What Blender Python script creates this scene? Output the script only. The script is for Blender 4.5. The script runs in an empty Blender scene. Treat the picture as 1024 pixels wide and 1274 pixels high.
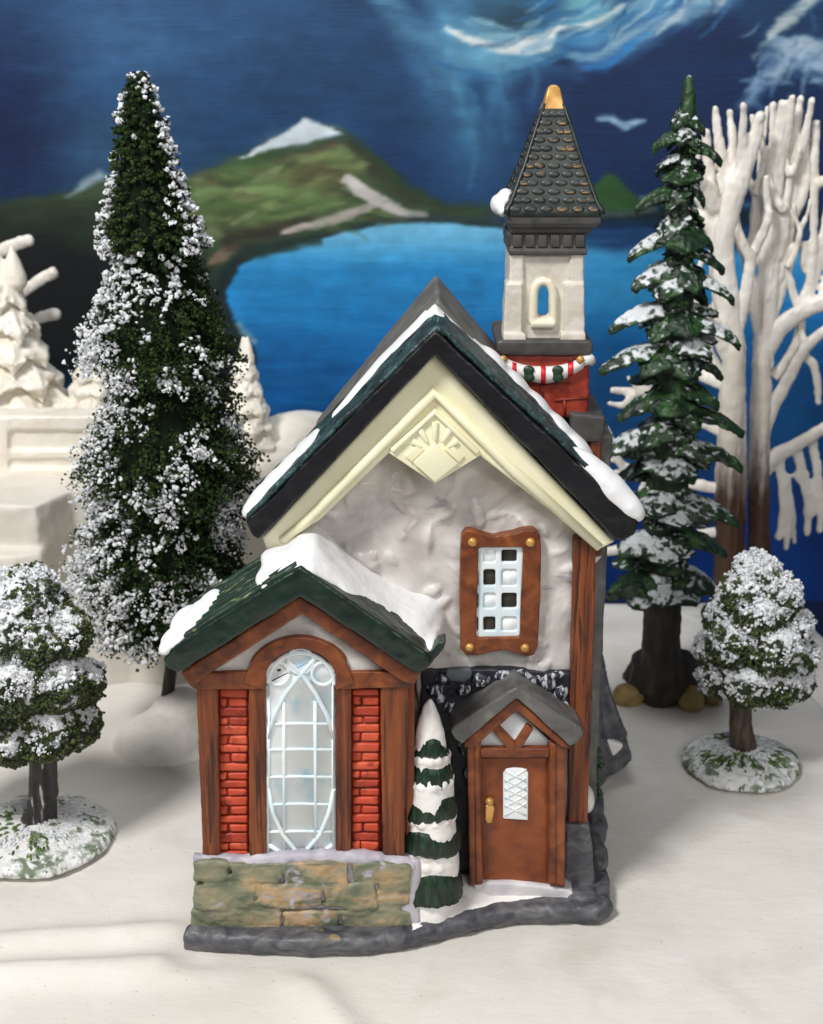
import bpy, bmesh, math, random
import numpy as np
from mathutils import Vector, Matrix, noise as mn

random.seed(7)
rng = np.random.default_rng(7)
PI = math.pi
S = 0.01                                   # everything below is written in centimetres

# ------------------------------------------------------------------ camera, light, exposure
CAMY, CAMZ, PIT, FPX = -43.6, 30.5, math.radians(18.5), 1800.0
sc = bpy.context.scene
COL = sc.collection
cam = bpy.data.cameras.new('camera'); cob = bpy.data.objects.new('camera', cam); COL.objects.link(cob)
cob.location = (0, CAMY*S, CAMZ*S); cob.rotation_euler = (PI/2-PIT, 0, 0)
cam.sensor_fit = 'VERTICAL'; cam.sensor_height = 24.0; cam.lens = 24.0*FPX/1274
cam.clip_start = .01; cam.clip_end = 50
cam.dof.use_dof = True; cam.dof.focus_distance = .485; cam.dof.aperture_fstop = 14.0
sc.camera = cob

w = bpy.data.worlds.new('World'); sc.world = w; w.use_nodes = True
bg = w.node_tree.nodes['Background']; bg.inputs[0].default_value = (.93, .95, 1, 1); bg.inputs[1].default_value = .155

def area(name, loc, target, sx, sy, watts, col):
    l = bpy.data.lights.new(name, 'AREA'); l.shape = 'RECTANGLE'; l.size = sx; l.size_y = sy
    l.energy = watts; l.color = col
    o = bpy.data.objects.new(name, l); COL.objects.link(o); o.location = loc
    o.rotation_euler = (Vector(target)-Vector(loc)).to_track_quat('-Z', 'Y').to_euler()
    return o
area('ceiling_lamp', (-.48, -.50, 1.08), (.02, .06, .08), .24, .24, 14.5, (1, .992, .98))
area('ceiling_lamp', (.32, -.95, .72), (.02, .06, .12), .55, .35, 4.7, (1, .985, .965))
area('ceiling_lamp', (-.05, .25, 1.35), (.02, .10, .05), .60, .30, 3.6, (.97, .98, 1))

vs = sc.view_settings
vs.view_transform = 'Standard'; vs.look = 'None'; vs.exposure = 0.0; vs.gamma = 1.0
vs.use_curve_mapping = False

# ------------------------------------------------------------------ measuring helpers
cp_, sp_ = math.cos(PIT), math.sin(PIT)
def ray(px, py):
    a = (px-512)/FPX; b = (637-py)/FPX
    return a, cp_+b*sp_, -sp_+b*cp_
def P(px, py, Y):                          # point of the upright plane at depth Y
    dx, dy, dz = ray(px, py); t = (Y-CAMY)/dy
    return (dx*t, Y, CAMZ+dz*t)
def G(px, py, z=0.0):                      # point of the level plane at height z
    dx, dy, dz = ray(px, py); t = (z-CAMZ)/dz
    return (dx*t, CAMY+dy*t, z)
def lerp(a, b, t): return tuple(x+(y-x)*t for x, y in zip(a, b))

# ------------------------------------------------------------------ mesh helpers
class MB:
    def __init__(s): s.v = []; s.f = []; s.m = []
    def add(s, vs_, fs, m=0):
        n = len(s.v); s.v += [tuple(q) for q in vs_]
        s.f += [tuple(i+n for i in f) for f in fs]; s.m += [m]*len(fs)
        return s
    def prism(s, front, depth, m=0, dirv=(0, 1, 0)):
        n = len(front); back = [(x+dirv[0]*depth, y+dirv[1]*depth, z+dirv[2]*depth) for x, y, z in front]
        fs = [tuple(range(n)), tuple(range(2*n-1, n-1, -1))]
        fs += [(i, i+n, (i+1) % n+n, (i+1) % n) for i in range(n)]
        return s.add(list(front)+back, fs, m)
    def pp(s, pts, Y, depth, m=0): return s.prism([P(x, y, Y) for x, y in pts], depth, m)
    def pbox(s, x0, y0, x1, y1, Y, depth, m=0):
        return s.pp([(x0, y0), (x1, y0), (x1, y1), (x0, y1)], Y, depth, m)
    def box(s, x0, x1, y0, y1, z0, z1, m=0):
        return s.prism([(x0, y0, z0), (x1, y0, z0), (x1, y0, z1), (x0, y0, z1)], y1-y0, m)
    def tube(s, pts, r, n=10, m=0, flat=1.0, up=None):
        pts = [Vector(q) for q in pts]
        if not hasattr(r, '__len__'): r = [r]*len(pts)
        vs_ = []; prev = None
        for i, q in enumerate(pts):
            t = (pts[min(i+1, len(pts)-1)]-pts[max(i-1, 0)]).normalized()
            a = prev if prev is not None else Vector(up or ((0, 1, 0) if abs(t.y) < .9 else (1, 0, 0)))
            a = (a-t*a.dot(t)).normalized(); prev = a; b = t.cross(a)
            for k in range(n):
                c = 2*PI*k/n
                vs_.append(q+a*(math.cos(c)*r[i]*flat)+b*(math.sin(c)*r[i]))
        L = len(pts)
        fs = [(i*n+k, i*n+(k+1) % n, (i+1)*n+(k+1) % n, (i+1)*n+k) for i in range(L-1) for k in range(n)]
        fs += [tuple(range(n-1, -1, -1)), tuple(range((L-1)*n, L*n))]
        return s.add(vs_, fs, m)
    def ell(s, c, r, seg=16, rings=10, rot=None, m=0):
        vs_ = [Vector((0, 0, 1))]
        for i in range(1, rings):
            a = PI*i/rings
            vs_ += [Vector((math.sin(a)*math.cos(2*PI*k/seg), math.sin(a)*math.sin(2*PI*k/seg), math.cos(a))) for k in range(seg)]
        vs_.append(Vector((0, 0, -1)))
        out = []
        for q in vs_:
            q = Vector((q.x*r[0], q.y*r[1], q.z*r[2]))
            if rot is not None: q = rot @ q
            out.append(q+Vector(c))
        fs = [(0, 1+k, 1+(k+1) % seg) for k in range(seg)]
        for i in range(rings-2):
            b = 1+i*seg
            fs += [(b+k, b+seg+k, b+seg+(k+1) % seg, b+(k+1) % seg) for k in range(seg)]
        b = 1+(rings-2)*seg; e = len(vs_)-1
        fs += [(b+k, e, b+(k+1) % seg) for k in range(seg)]
        return s.add(out, fs, m)
    def grid(s, rows, m=0, close=False):
        nu, nv = len(rows), len(rows[0])
        vs_ = [q for r in rows for q in r]
        fs = [(i*nv+j, i*nv+(j+1) % nv, (i+1)*nv+(j+1) % nv, (i+1)*nv+j)
              for i in range(nu-1) for j in range(nv if close else nv-1)]
        return s.add(vs_, fs, m)
    def shell(s, top, thick, m=0):         # closed body between a grid of points and the same grid lowered
        nu, nv = len(top), len(top[0])
        bot = [[(x, y, z-thick) for x, y, z in r] for r in top]
        n = nu*nv
        vs_ = [q for r in top for q in r]+[q for r in bot for q in r]
        fs = []
        for i in range(nu-1):
            for j in range(nv-1):
                a, b, c, d = i*nv+j, i*nv+j+1, (i+1)*nv+j+1, (i+1)*nv+j
                fs += [(a, b, c, d), (n+d, n+c, n+b, n+a)]
        for j in range(nv-1):
            fs.append((j+1, j, n+j, n+j+1)); k = (nu-1)*nv; fs.append((k+j, k+j+1, n+k+j+1, n+k+j))
        for i in range(nu-1):
            a, b = i*nv, (i+1)*nv; fs.append((a, b, n+b, n+a))
            a, b = a+nv-1, b+nv-1; fs.append((b, a, n+a, n+b))
        return s.add(vs_, fs, m)
    def lathe(s, prof, c, n=24, fn=None, m=0):   # prof: (radius, height)
        rows = []
        for r, z in prof:
            rows.append([])
            for k in range(n):
                a = 2*PI*k/n
                rr, zz = (r, z) if fn is None else fn(a, r, z)
                rows[-1].append((c[0]+rr*math.cos(a), c[1]+rr*math.sin(a), c[2]+zz))
        s.grid(rows, m, True)
        b = len(s.v)-len(prof)*n
        s.f += [tuple(range(b+n-1, b-1, -1)), tuple(range(len(s.v)-n, len(s.v)))]; s.m += [m, m]
        return s
    def build(s, name, mats, parent=None, remesh=None, smooth=0, disp=(), bevel=None, sub=0, flat=False, loc=None):
        off = Vector((0, 0, 0))
        p = parent
        while p is not None: off += p.location; p = p.parent
        if loc is not None: off += Vector(loc)*S
        me = bpy.data.meshes.new(name)
        me.from_pydata([(x*S-off.x, y*S-off.y, z*S-off.z) for x, y, z in s.v], [], s.f)
        if not isinstance(mats, (list, tuple)): mats = [mats]
        for q in mats: me.materials.append(q)
        if any(s.m): me.polygons.foreach_set('material_index', s.m)
        bm = bmesh.new(); bm.from_mesh(me)
        bmesh.ops.recalc_face_normals(bm, faces=bm.faces); bm.to_mesh(me); bm.free()
        if not flat: me.polygons.foreach_set('use_smooth', [True]*len(me.polygons))
        o = bpy.data.objects.new(name, me); COL.objects.link(o)
        if parent is not None: o.parent = parent
        if loc is not None: o.location = Vector(loc)*S
        if bevel:
            b = o.modifiers.new('bevel', 'BEVEL'); b.width = bevel*S; b.segments = 3; b.limit_method = 'ANGLE'
            b.angle_limit = math.radians(35); b.harden_normals = False
        if remesh:
            r = o.modifiers.new('remesh', 'REMESH'); r.mode = 'VOXEL'; r.voxel_size = remesh*S; r.use_smooth_shade = True
        if smooth:
            r = o.modifiers.new('smooth', 'SMOOTH'); r.factor = .5; r.iterations = smooth
        if sub:
            r = o.modifiers.new('sub', 'SUBSURF'); r.levels = sub; r.render_levels = sub
        for kind, size, amt in disp:
            d = o.modifiers.new('displace', 'DISPLACE'); d.texture = tex(kind, size); d.strength = amt*S
            d.mid_level = .5; d.texture_coords = 'LOCAL'
        if not flat and not remesh and not sub:
            pass
        return o

_tex = {}
def tex(kind, size):
    k = (kind, size)
    if k not in _tex:
        t = bpy.data.textures.new(f'{kind.lower()}_{size}', 'CLOUDS' if kind == 'SOFT' else kind); t.noise_scale = size*S
        t.noise_depth = 1 if kind == 'SOFT' else 3
        _tex[k] = t
    return _tex[k]

def tag(o, label=None, cat=None, group=None, kind=None):
    if label: o['label'] = label
    if cat: o['category'] = cat
    if group: o['group'] = group
    if kind: o['kind'] = kind
    return o
def thing(name, loc, label, cat, group=None):
    o = bpy.data.objects.new(name, None); COL.objects.link(o); o.location = Vector(loc)*S
    o.empty_display_size = .01
    return tag(o, label, cat, group)

# ------------------------------------------------------------------ materials
def lin(c):
    return tuple(((x/255)/12.92 if x/255 <= .04045 else ((x/255+.055)/1.055)**2.4) for x in c[:3])
def M(name, ramp, scl=1.0, detail=5, rough=.5, dist=0.0, stretch=(1, 1, 1), bump=(), spec=.5, metal=0, coat=0,
      over=(), up=None, upisl=0, zg=None, island=0, rgh=.5, sss=0):
    m = bpy.data.materials.new(name); m.use_nodes = True
    nt = m.node_tree; N = nt.nodes; L = nt.links
    b = N['Principled BSDF']; b.inputs['Roughness'].default_value = rough; b.inputs['Metallic'].default_value = metal
    b.inputs['Specular IOR Level'].default_value = spec; b.inputs['Coat Weight'].default_value = coat
    b.inputs['Coat Roughness'].default_value = .25
    if sss:
        b.inputs['Subsurface Weight'].default_value = sss; b.inputs['Subsurface Scale'].default_value = .002
        b.inputs['Subsurface Radius'].default_value = (1, .9, .8)
    tc = N.new('ShaderNodeTexCoord')
    def coords(st):
        mp = N.new('ShaderNodeMapping'); mp.inputs['Scale'].default_value = tuple(100*q for q in st)
        L.new(tc.outputs['Object'], mp.inputs['Vector']); return mp.outputs[0]
    def noi(s_, d, ds, st, rg=.5):
        n = N.new('ShaderNodeTexNoise'); n.inputs['Scale'].default_value = s_; n.inputs['Detail'].default_value = d
        n.inputs['Distortion'].default_value = ds; n.inputs['Roughness'].default_value = rg
        L.new(coords(st), n.inputs['Vector']); return n.outputs['Fac']
    def rmp(src, stops):
        r = N.new('ShaderNodeValToRGB'); e = r.color_ramp.elements
        while len(e) < len(stops): e.new(.5)
        for q, (p, c) in zip(e, stops):
            q.position = p; q.color = (*lin(c), 1)
        L.new(src, r.inputs[0]); return r.outputs[0]
    def mrange(src, lo, hi, amt=1.0):
        r = N.new('ShaderNodeMapRange'); r.interpolation_type = 'SMOOTHSTEP'
        r.inputs[1].default_value = lo; r.inputs[2].default_value = hi; r.inputs[4].default_value = amt
        L.new(src, r.inputs[0]); return r.outputs[0]
    def mix(fac, a, bcol):
        x = N.new('ShaderNodeMix'); x.data_type = 'RGBA'
        L.new(fac, x.inputs[0]); L.new(a, x.inputs[6])
        if isinstance(bcol, tuple): x.inputs[7].default_value = (*lin(bcol), 1)
        else: L.new(bcol, x.inputs[7])
        return x.outputs[2]
    def math_(op, a, bb):
        x = N.new('ShaderNodeMath'); x.operation = op
        for i, q in enumerate((a, bb)):
            if isinstance(q, (int, float)): x.inputs[i].default_value = q
            else: L.new(q, x.inputs[i])
        return x.outputs[0]
    base = noi(scl, detail, dist, stretch, rgh)
    if island:
        g = N.new('ShaderNodeNewGeometry')
        base = math_('ADD', math_('MULTIPLY', base, 1-island), math_('MULTIPLY', g.outputs['Random Per Island'], island))
    col = rmp(base, ramp)
    for colr, s_, lo, hi, st, amt in over:
        col = mix(mrange(noi(s_, 5, .4, st), lo, hi, amt), col, colr)
    if zg:
        colz, zlo, zhi, zn = zg
        sx = N.new('ShaderNodeSeparateXYZ'); L.new(coords((1, 1, 1)), sx.inputs[0])
        q = math_('ADD', sx.outputs[2], math_('MULTIPLY', math_('SUBTRACT', noi(1.6, 4, .4, (2, 2, .2)), .5), zn))
        col = mix(mrange(q, zlo, zhi), col, colz)
    if up:
        colr, lo, hi, s_, namt = up
        g = N.new('ShaderNodeNewGeometry'); sx = N.new('ShaderNodeSeparateXYZ'); L.new(g.outputs['Normal'], sx.inputs[0])
        q = math_('ADD', sx.outputs[2], math_('MULTIPLY', math_('SUBTRACT', noi(s_, 4, .3, (1, 1, 1)), .5), namt))
        if upisl: q = math_('ADD', q, math_('MULTIPLY', math_('SUBTRACT', g.outputs['Random Per Island'], .55), upisl))
        col = mix(mrange(q, lo, hi), col, colr)
    L.new(col, b.inputs['Base Color'])
    prev = None
    for s_, strength, dcm, st, ds in bump:
        bp = N.new('ShaderNodeBump'); bp.inputs['Strength'].default_value = strength; bp.inputs['Distance'].default_value = dcm*S
        L.new(noi(s_, 4, ds, st), bp.inputs['Height'])
        if prev is not None: L.new(prev, bp.inputs['Normal'])
        prev = bp.outputs[0]
    if prev is not None: L.new(prev, b.inputs['Normal'])
    m.diffuse_color = (*lin(ramp[len(ramp)//2][1]), 1)
    return m

U1 = (1, 1, 1)
SNOWW = (236, 236, 236)
mt = {}
mt['ground'] = M('plaster_ground', [(.3, (205, 200, 191)), (.7, (217, 213, 205))], .12, 6, .58, bump=((1.2, .3, .1, (1, 2, 1), .3), (10, .3, .03, U1, 0)),
                 over=(((128, 120, 108), 6, .70, .73, U1, .7), ((160, 152, 140), 2.2, .66, .74, (1, 2.5, 1), .35), ((222, 220, 215), .35, .5, .75, U1, .6), ((190, 183, 172), .25, .52, .78, U1, .55)), rgh=.6)
mt['cliff'] = M('plaster_cliff', [(.3, (206, 199, 187)), (.7, (218, 212, 202))], .3, 5, .55, bump=((1.5, .3, .1, U1, .5), (12, .1, .02, U1, 0)))
mt['bisque'] = M('bisque_porcelain', [(.3, (232, 224, 208)), (.7, (242, 236, 224))], .5, 4, .4, bump=((2.5, .3, .08, U1, .4),))
mt['snow'] = M('glazed_snow', [(.3, (228, 228, 230)), (.7, (240, 240, 240))], .5, 4, .42, bump=((2, .15, .06, U1, .3), (16, .05, .02, U1, 0)))
mt['step'] = M('grey_snow', [(.35, (190, 186, 192)), (.65, (226, 222, 220))], 1.0, 5, .5, bump=((2, .2, .06, U1, .3),))
mt['stucco'] = M('trowelled_stucco', [(.25, (158, 153, 151)), (.5, (196, 191, 186)), (.75, (216, 212, 206))], .4, 5, .34, 2.2,
                 bump=((.4, .35, .3, U1, 1.2), (9, .05, .02, U1, 0)),
                 over=(((124, 118, 132), .7, .62, .72, (1, 1, 2.4), .65), ((176, 164, 152), .35, .5, .7, U1, .5)))
mt['cream'] = M('cream_paint', [(.3, (234, 228, 190)), (.7, (242, 237, 206))], .8, 4, .42, bump=((8, .06, .02, U1, 0),),
                over=(((216, 206, 160), 2.2, .62, .8, U1, .4),))
mt['wood'] = M('brown_painted_wood', [(.28, (54, 22, 9)), (.42, (100, 47, 19)), (.58, (128, 66, 29)), (.75, (150, 84, 42))], 1.0, 6, .48, .5, (3.2, 3.2, .22),
               bump=((1.0, .8, .12, (5.5, 5.5, .28), .5), (12, .08, .02, U1, 0)),
               over=(((52, 21, 9), 1.0, .57, .64, (7, 7, .24), .85),))
mt['beam'] = M('brown_beam', [(.28, (68, 29, 11)), (.45, (106, 51, 21)), (.6, (126, 66, 29)), (.75, (146, 82, 40))], 1.3, 6, .42, .8,
               bump=((2.2, .35, .06, U1, .8), (12, .08, .02, U1, 0)), over=(((66, 28, 12), 1.6, .62, .74, U1, .6),))
mt['door'] = M('brown_door', [(.25, (74, 33, 12)), (.5, (124, 60, 22)), (.75, (150, 80, 34))], .8, 6, .40, .6,
               bump=((5, .12, .03, U1, .4),), over=(((64, 28, 12), 1.3, .6, .78, (1, 1, .6), .6),))
mt['brick'] = M('red_brick', [(.2, (150, 46, 22)), (.5, (188, 66, 36)), (.8, (212, 98, 62))], 2.0, 5, .5, .3, bump=((5, .35, .05, U1, .4),), island=.45,
                over=(((104, 26, 12), 2.2, .56, .72, U1, .75),))
mt['mortar'] = M('dark_mortar', [(.3, (96, 30, 16)), (.7, (136, 46, 26))], 2, 5, .6, bump=((6, .3, .04, U1, .3),))
mt['towerbrick'] = M('dark_red_brick', [(.25, (110, 32, 18)), (.5, (146, 46, 26)), (.75, (166, 60, 36))], 1.6, 5, .5, .6, bump=((2.5, .4, .07, U1, .6),))
mt['green'] = M('dark_green_roof', [(.3, (14, 30, 22)), (.55, (26, 50, 36)), (.8, (44, 68, 50))], 1.6, 6, .42, .8, bump=((2.2, .5, .08, U1, .8), (9, .2, .03, U1, 0)),
                over=(((140, 146, 100), 1.6, .58, .68, (1, 5, 1), .6),))
mt['greenface'] = M('dark_green_edge', [(.3, (10, 26, 20)), (.6, (20, 42, 32)), (.85, (34, 58, 44))], 1.2, 5, .36, .6, bump=((1.6, .3, .08, U1, .5), (9, .1, .02, U1, 0)))
mt['black'] = M('black_roof', [(.3, (8, 8, 11)), (.7, (20, 20, 25))], 1.2, 6, .4, .5, bump=((1.6, .35, .08, U1, .6), (10, .15, .02, U1, 0)))
mt['teal'] = M('teal_brushed_shingle', [(.3, (16, 24, 28)), (.5, (36, 56, 58)), (.8, (64, 100, 98))], 2.0, 6, .45, .6, (1, .6, 1),
               bump=((2.2, .9, .12, (1, .55, 1), .8),), over=(((84, 138, 132), 2.6, .60, .72, (2, .7, 2), .75),))
mt['grey'] = M('grey_roof', [(.3, (84, 82, 78)), (.7, (112, 109, 103))], 1.2, 5, .5, .6, bump=((4, .2, .04, U1, .3),))
mt['porchgrey'] = M('porch_grey_roof', [(.3, (72, 72, 72)), (.6, (104, 103, 100)), (.8, (140, 136, 122))], 1.1, 5, .48, .8, bump=((2.5, .3, .06, U1, .6),))
mt['darkgrey'] = M('dark_grey_trim', [(.3, (58, 56, 54)), (.7, (84, 81, 78))], 1.6, 5, .46, .4, bump=((5, .2, .03, U1, .3),))
mt['kerb'] = M('slate_kerb', [(.28, (46, 47, 54)), (.5, (80, 80, 86)), (.72, (108, 106, 106))], 1.2, 6, .48, 1.2, (1, 1, 1.6),
               bump=((1.5, .5, .1, U1, 1.0), (8, .2, .03, U1, 0)), over=(((150, 128, 84), 1.1, .66, .74, (1, 1, 3), .7), ((40, 38, 44), .8, .58, .72, (1, 1, 2), .5)))
mt['patina'] = M('mossy_fieldstone', [(.24, (76, 88, 70)), (.38, (112, 116, 94)), (.5, (146, 138, 112)), (.6, (182, 152, 112)), (.72, (164, 158, 158)), (.85, (190, 182, 192))], .42, 6, .5, 1.4, (1, 1, 1.7),
                 bump=((1.0, .6, .16, U1, 1.2), (5, .3, .05, (1, 1, 2), .5)),
                 over=(((72, 88, 66), .7, .5, .66, (.7, .7, 3.0), .75), ((178, 172, 184), .9, .60, .67, (1.2, 1, 1.1), .8), ((166, 132, 92), .8, .6, .72, (1, 1, 2), .6)))
mt['lavender'] = M('lavender_mortar', [(.3, (150, 146, 160)), (.7, (190, 184, 190))], .8, 5, .5, .8, bump=((2, .4, .08, U1, .6),))
mt['navy'] = M('navy_fieldstone', [(.35, (18, 19, 28)), (.6, (34, 36, 48)), (.8, (60, 62, 72))], 1.4, 6, .45, .8, bump=((3, .3, .06, U1, .5),),
               over=(((196, 198, 206), 2.6, .50, .60, (2.6, 2.6, .9), .85),))
mt['navyback'] = M('navy_mortar', [(.3, (18, 18, 26)), (.7, (34, 34, 44))], 1.4, 5, .5, bump=((3, .4, .06, U1, .5),))
mt['bluestone'] = M('blue_grey_stone', [(.3, (78, 84, 94)), (.7, (100, 106, 114))], 2, 4, .5, bump=((4, .3, .04, U1, .4),))
mt['pane'] = M('pale_blue_glaze', [(.25, (196, 226, 238)), (.42, (236, 241, 242)), (.75, (244, 244, 240))], .7, 4, .36, .6, bump=((3, .08, .03, U1, .4),),
               over=(((136, 200, 232), .75, .52, .74, (1, 1, .7), .75),))
mt['panebar'] = M('white_blue_lattice', [(.3, (206, 226, 234)), (.7, (238, 241, 240))], .9, 4, .32, bump=((5, .1, .03, U1, .3),), over=(((150, 206, 232), 1.2, .6, .75, U1, .6),))
mt['gold'] = M('gold_paint', [(.3, (168, 120, 60)), (.7, (212, 164, 92))], 2, 4, .34, metal=.3, bump=((4, .2, .04, U1, .3),))
mt['towerwhite'] = M('tower_white', [(.3, (196, 186, 172)), (.7, (220, 213, 202))], .9, 5, .5, .8, bump=((2.5, .3, .06, U1, .8),))
mt['goldlip'] = M('gold_dry_brush', [(.35, (54, 50, 42)), (.55, (132, 104, 66)), (.75, (176, 138, 88))], 3, 4, .42, bump=((5, .3, .03, U1, .3),))
mt['creamwhite'] = M('cream_white_frame', [(.3, (222, 216, 190)), (.7, (234, 228, 206))], 1, 4, .42)
mt['spire'] = M('dark_spire', [(.3, (22, 30, 28)), (.7, (42, 52, 48))], 2, 5, .42, .4, bump=((4, .3, .04, U1, .3),))
mt['tile'] = M('gold_brushed_tile', [(.3, (30, 36, 34)), (.7, (54, 58, 54))], 2, 5, .42, .4, island=.3, bump=((5, .3, .03, U1, .3),),
               over=(((150, 118, 76), 2.2, .56, .70, U1, .35),))
mt['banner'] = M('white_banner', [(.3, (222, 218, 214)), (.7, (234, 232, 228))], 1, 4, .45)
mt['redstripe'] = M('red_stripe', [(.3, (190, 24, 34)), (.7, (216, 40, 48))], 2, 3, .4)
mt['leaf'] = M('dark_green_leaf', [(.3, (22, 44, 30)), (.7, (40, 66, 44))], 2, 3, .4)
mt['bough'] = M('dark_green_bough', [(.3, (8, 26, 16)), (.55, (18, 46, 28)), (.8, (46, 76, 50))], 2.2, 5, .38, .5, (3, 3, .5), bump=((2.0, .8, .1, (3.4, 3.4, .35), .5),))
mt['firsnow'] = M('fir_snow', [(.3, (226, 220, 214)), (.7, (238, 236, 232))], .7, 4, .36, bump=((2, .15, .05, U1, .3),))
mt['hole'] = M('dark_interior', [(.3, (34, 28, 20)), (.7, (58, 50, 38))], 1, 3, .7)
# ------------------------------------------------------------------ ground, terrain, table
def sm(a, b, x):
    t = np.clip((x-a)/(b-a), 0, 1); return t*t*(3-2*t)

edge = [G(*q) for q in [(690, 735), (760, 741), (880, 740), (955, 745), (1000, 757), (1030, 785), (1050, 840)]]
plan = [(-60, -30), (24, -30), (23, -10), (21.5, 8), (20.2, 18)] + [(x, y) for x, y, z in reversed(edge)] + [(0, 33), (-60, 33)]
def inside_plan():
    pass
mb = MB(); mb.prism([(x, y, -3.6) for x, y in plan], 3.2, dirv=(0, 0, 1))
tag(mb.build('ground', mt['ground'], bevel=.35), kind='structure')
# gently modelled plaster surface on top of the slab
nx, ny = 300, 240
xs = np.linspace(-58, 23, nx); ys = np.linspace(-28, 32.2, ny)
right = lambda y: np.interp(y, [-30, -10, 8, 18, 24, 28, 30, 32.2], [23.6, 22.6, 21.1, 19.8, 18.9, 17.8, 16.2, 13.0])
rows = []
for y in ys:
    xr = right(y); row = []
    for u in np.linspace(0, 1, nx):
        x = -58+(xr+58)*u**.8
        h = .10*mn.noise((x*.12, y*.12, 3.1))+.04*mn.noise((x*.5, y*.5, 9))
        # shallow trowel ridges at the left front
        d1 = y-(-2.0-.02*(x+14)**2*.2+.10*(x+12)); h += .55*math.exp(-(d1/.7)**2)*sm(-4.5, -9.0, x)
        d2 = y-(-.1+.12*(x+14)); h += .34*math.exp(-(d2/.55)**2)*sm(-5.0, -10, x)
        d3 = (x-(-4.2+.62*(-1.5-y)))/.8; h += .34*math.exp(-d3*d3)*sm(-.5, -3, y)*sm(-9, -6.5, y)
        e = min((xr-x)*.8, (32.2-y)*.8, 1.0); h = h*min(max(e, 0), 1)-.35*(1-min(max(e, 0), 1))**2
        # stays level under the church
        k = sm(1.5, 0, max(abs(x-.5)-7.8, abs(y-6)-7.2)); h *= (1-float(k))
        row.append((x, y, h))
    rows.append(row)
mb = MB(); mb.shell(rows, .42)
o = mb.build('ground_surface', mt['ground']); tag(o, kind='structure')

mb = MB(); mb.box(-110, 110, -75, 62, -6.2, -3.7)
mt['table'] = M('dark_navy_tabletop', [(.3, (10, 18, 44)), (.7, (18, 30, 66))], .2, 5, .5)
tag(mb.build('table_top', mt['table'], bevel=.3), kind='structure')

# raised terrain at the back left: plaster cliff with facets, flat on top
def facet_prism(pts, z0, z1, mbx):
    mbx.prism([(x, y, z0) for x, y in pts], z1-z0, dirv=(0, 0, 1))
mb = MB()
def gx(px, Y, z):       # x of pixel column px at depth Y, height z
    d = (Y-CAMY)*cp_+(CAMZ-z)*sp_
    return (px-512)/FPX*d
T = 9.3
facet_prism([(-60, 22.5), (gx(47, 20.6, 8), 20.6), (gx(90, 22.6, 8), 23.2), (gx(150, 23, 8), 22.9), (gx(260, 23, 8), 23.6), (gx(330, 23, 8), 23.0), (2, 25), (5, 28), (4.5, 34), (-60, 34)], -.3, T, mb)
facet_prism([(-60, 19.6), (gx(20, 19.6, 6), 19.4), (gx(52, 19.6, 6), 20.0), (gx(50, 20, 6), 23), (-60, 23)], -.3, 7.2, mb)
facet_prism([(gx(98, 21, 2), 21.9), (gx(128, 21, 2), 20.9), (gx(162, 21, 2), 21.2), (gx(205, 21, 2), 20.7), (gx(255, 21, 2), 21.5), (gx(330, 21, 2), 21.3), (1.5, 23.5), (0, 26), (-16, 26)], -.3, 2.9, mb)
facet_prism([(gx(86, 21, 2), 21.9), (gx(118, 21, 2), 21.0), (gx(122, 21, 2), 25), (-18, 25)], -.3, 4.6, mb)
o = mb.build('terrain', mt['cliff'], remesh=.16, smooth=5, disp=(('CLOUDS', 2.6, .32), ('CLOUDS', .8, .10)))
tag(o, kind='structure')
# soft banks of plaster snow on the terrace
mb = MB()
mb.ell((gx(372, 29, 11), 29.5, 9.2), (3.2, 2.6, 2.4)); mb.ell((gx(330, 29, 10), 28.5, 9.2), (3.6, 2.6, 1.5))
mb.ell((gx(430, 29, 11), 30.5, 9.0), (3.6, 2.6, 2.2)); mb.ell((gx(270, 29, 10), 29.5, 9.0), (4.0, 2.4, 1.6))
o = mb.build('snow_bank', mt['bisque'], remesh=.2, smooth=8, disp=(('CLOUDS', 1.6, .3),))
tag(o, 'smooth white plaster snow bank sloping across the raised terrace behind the church roof', 'snow bank')

# ------------------------------------------------------------------ painted backdrop
YB = 41.0
BX0, BX1, BZ0, BZ1 = -50.0, 50.0, -6.0, 42.0
NX, NZ = 920, 450
gxs = np.linspace(BX0, BX1, NX); gzs = np.linspace(BZ0, BZ1, NZ)
XX, ZZ = np.meshgrid(gxs, gzs)
dd = (YB-CAMY)*cp_+(CAMZ-ZZ)*sp_
PX = 512+FPX*XX/dd
PY = 637-FPX*((YB-CAMY)*sp_-(CAMZ-ZZ)*cp_)/dd
def vnoise(x, y, seed):
    r = np.random.default_rng(seed); g = r.random((64, 64))
    xi = np.floor(x).astype(int); yi = np.floor(y).astype(int); fx = x-xi; fy = y-yi
    fx = fx*fx*(3-2*fx); fy = fy*fy*(3-2*fy)
    a = g[yi % 64, xi % 64]; b = g[yi % 64, (xi+1) % 64]; c = g[(yi+1) % 64, xi % 64]; d = g[(yi+1) % 64, (xi+1) % 64]
    return (a*(1-fx)+b*fx)*(1-fy)+(c*(1-fx)+d*fx)*fy
def fbm(sx, sy, seed, octv=4):
    t = 0; a = .5; n = 0
    for k in range(octv):
        t = t+a*vnoise(PX/sx*2**k+17*k, PY/sy*2**k+5*k, seed+k); n += a; a *= .55
    return t/n-.5
WX = PX+fbm(60, 40, 1)*16+fbm(16, 7, 40)*8; WY = PY+fbm(70, 45, 2)*12+fbm(20, 6, 44)*5
DRY = np.clip(.88+fbm(40, 10, 61, 4)*1.4, 0, 1)
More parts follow.
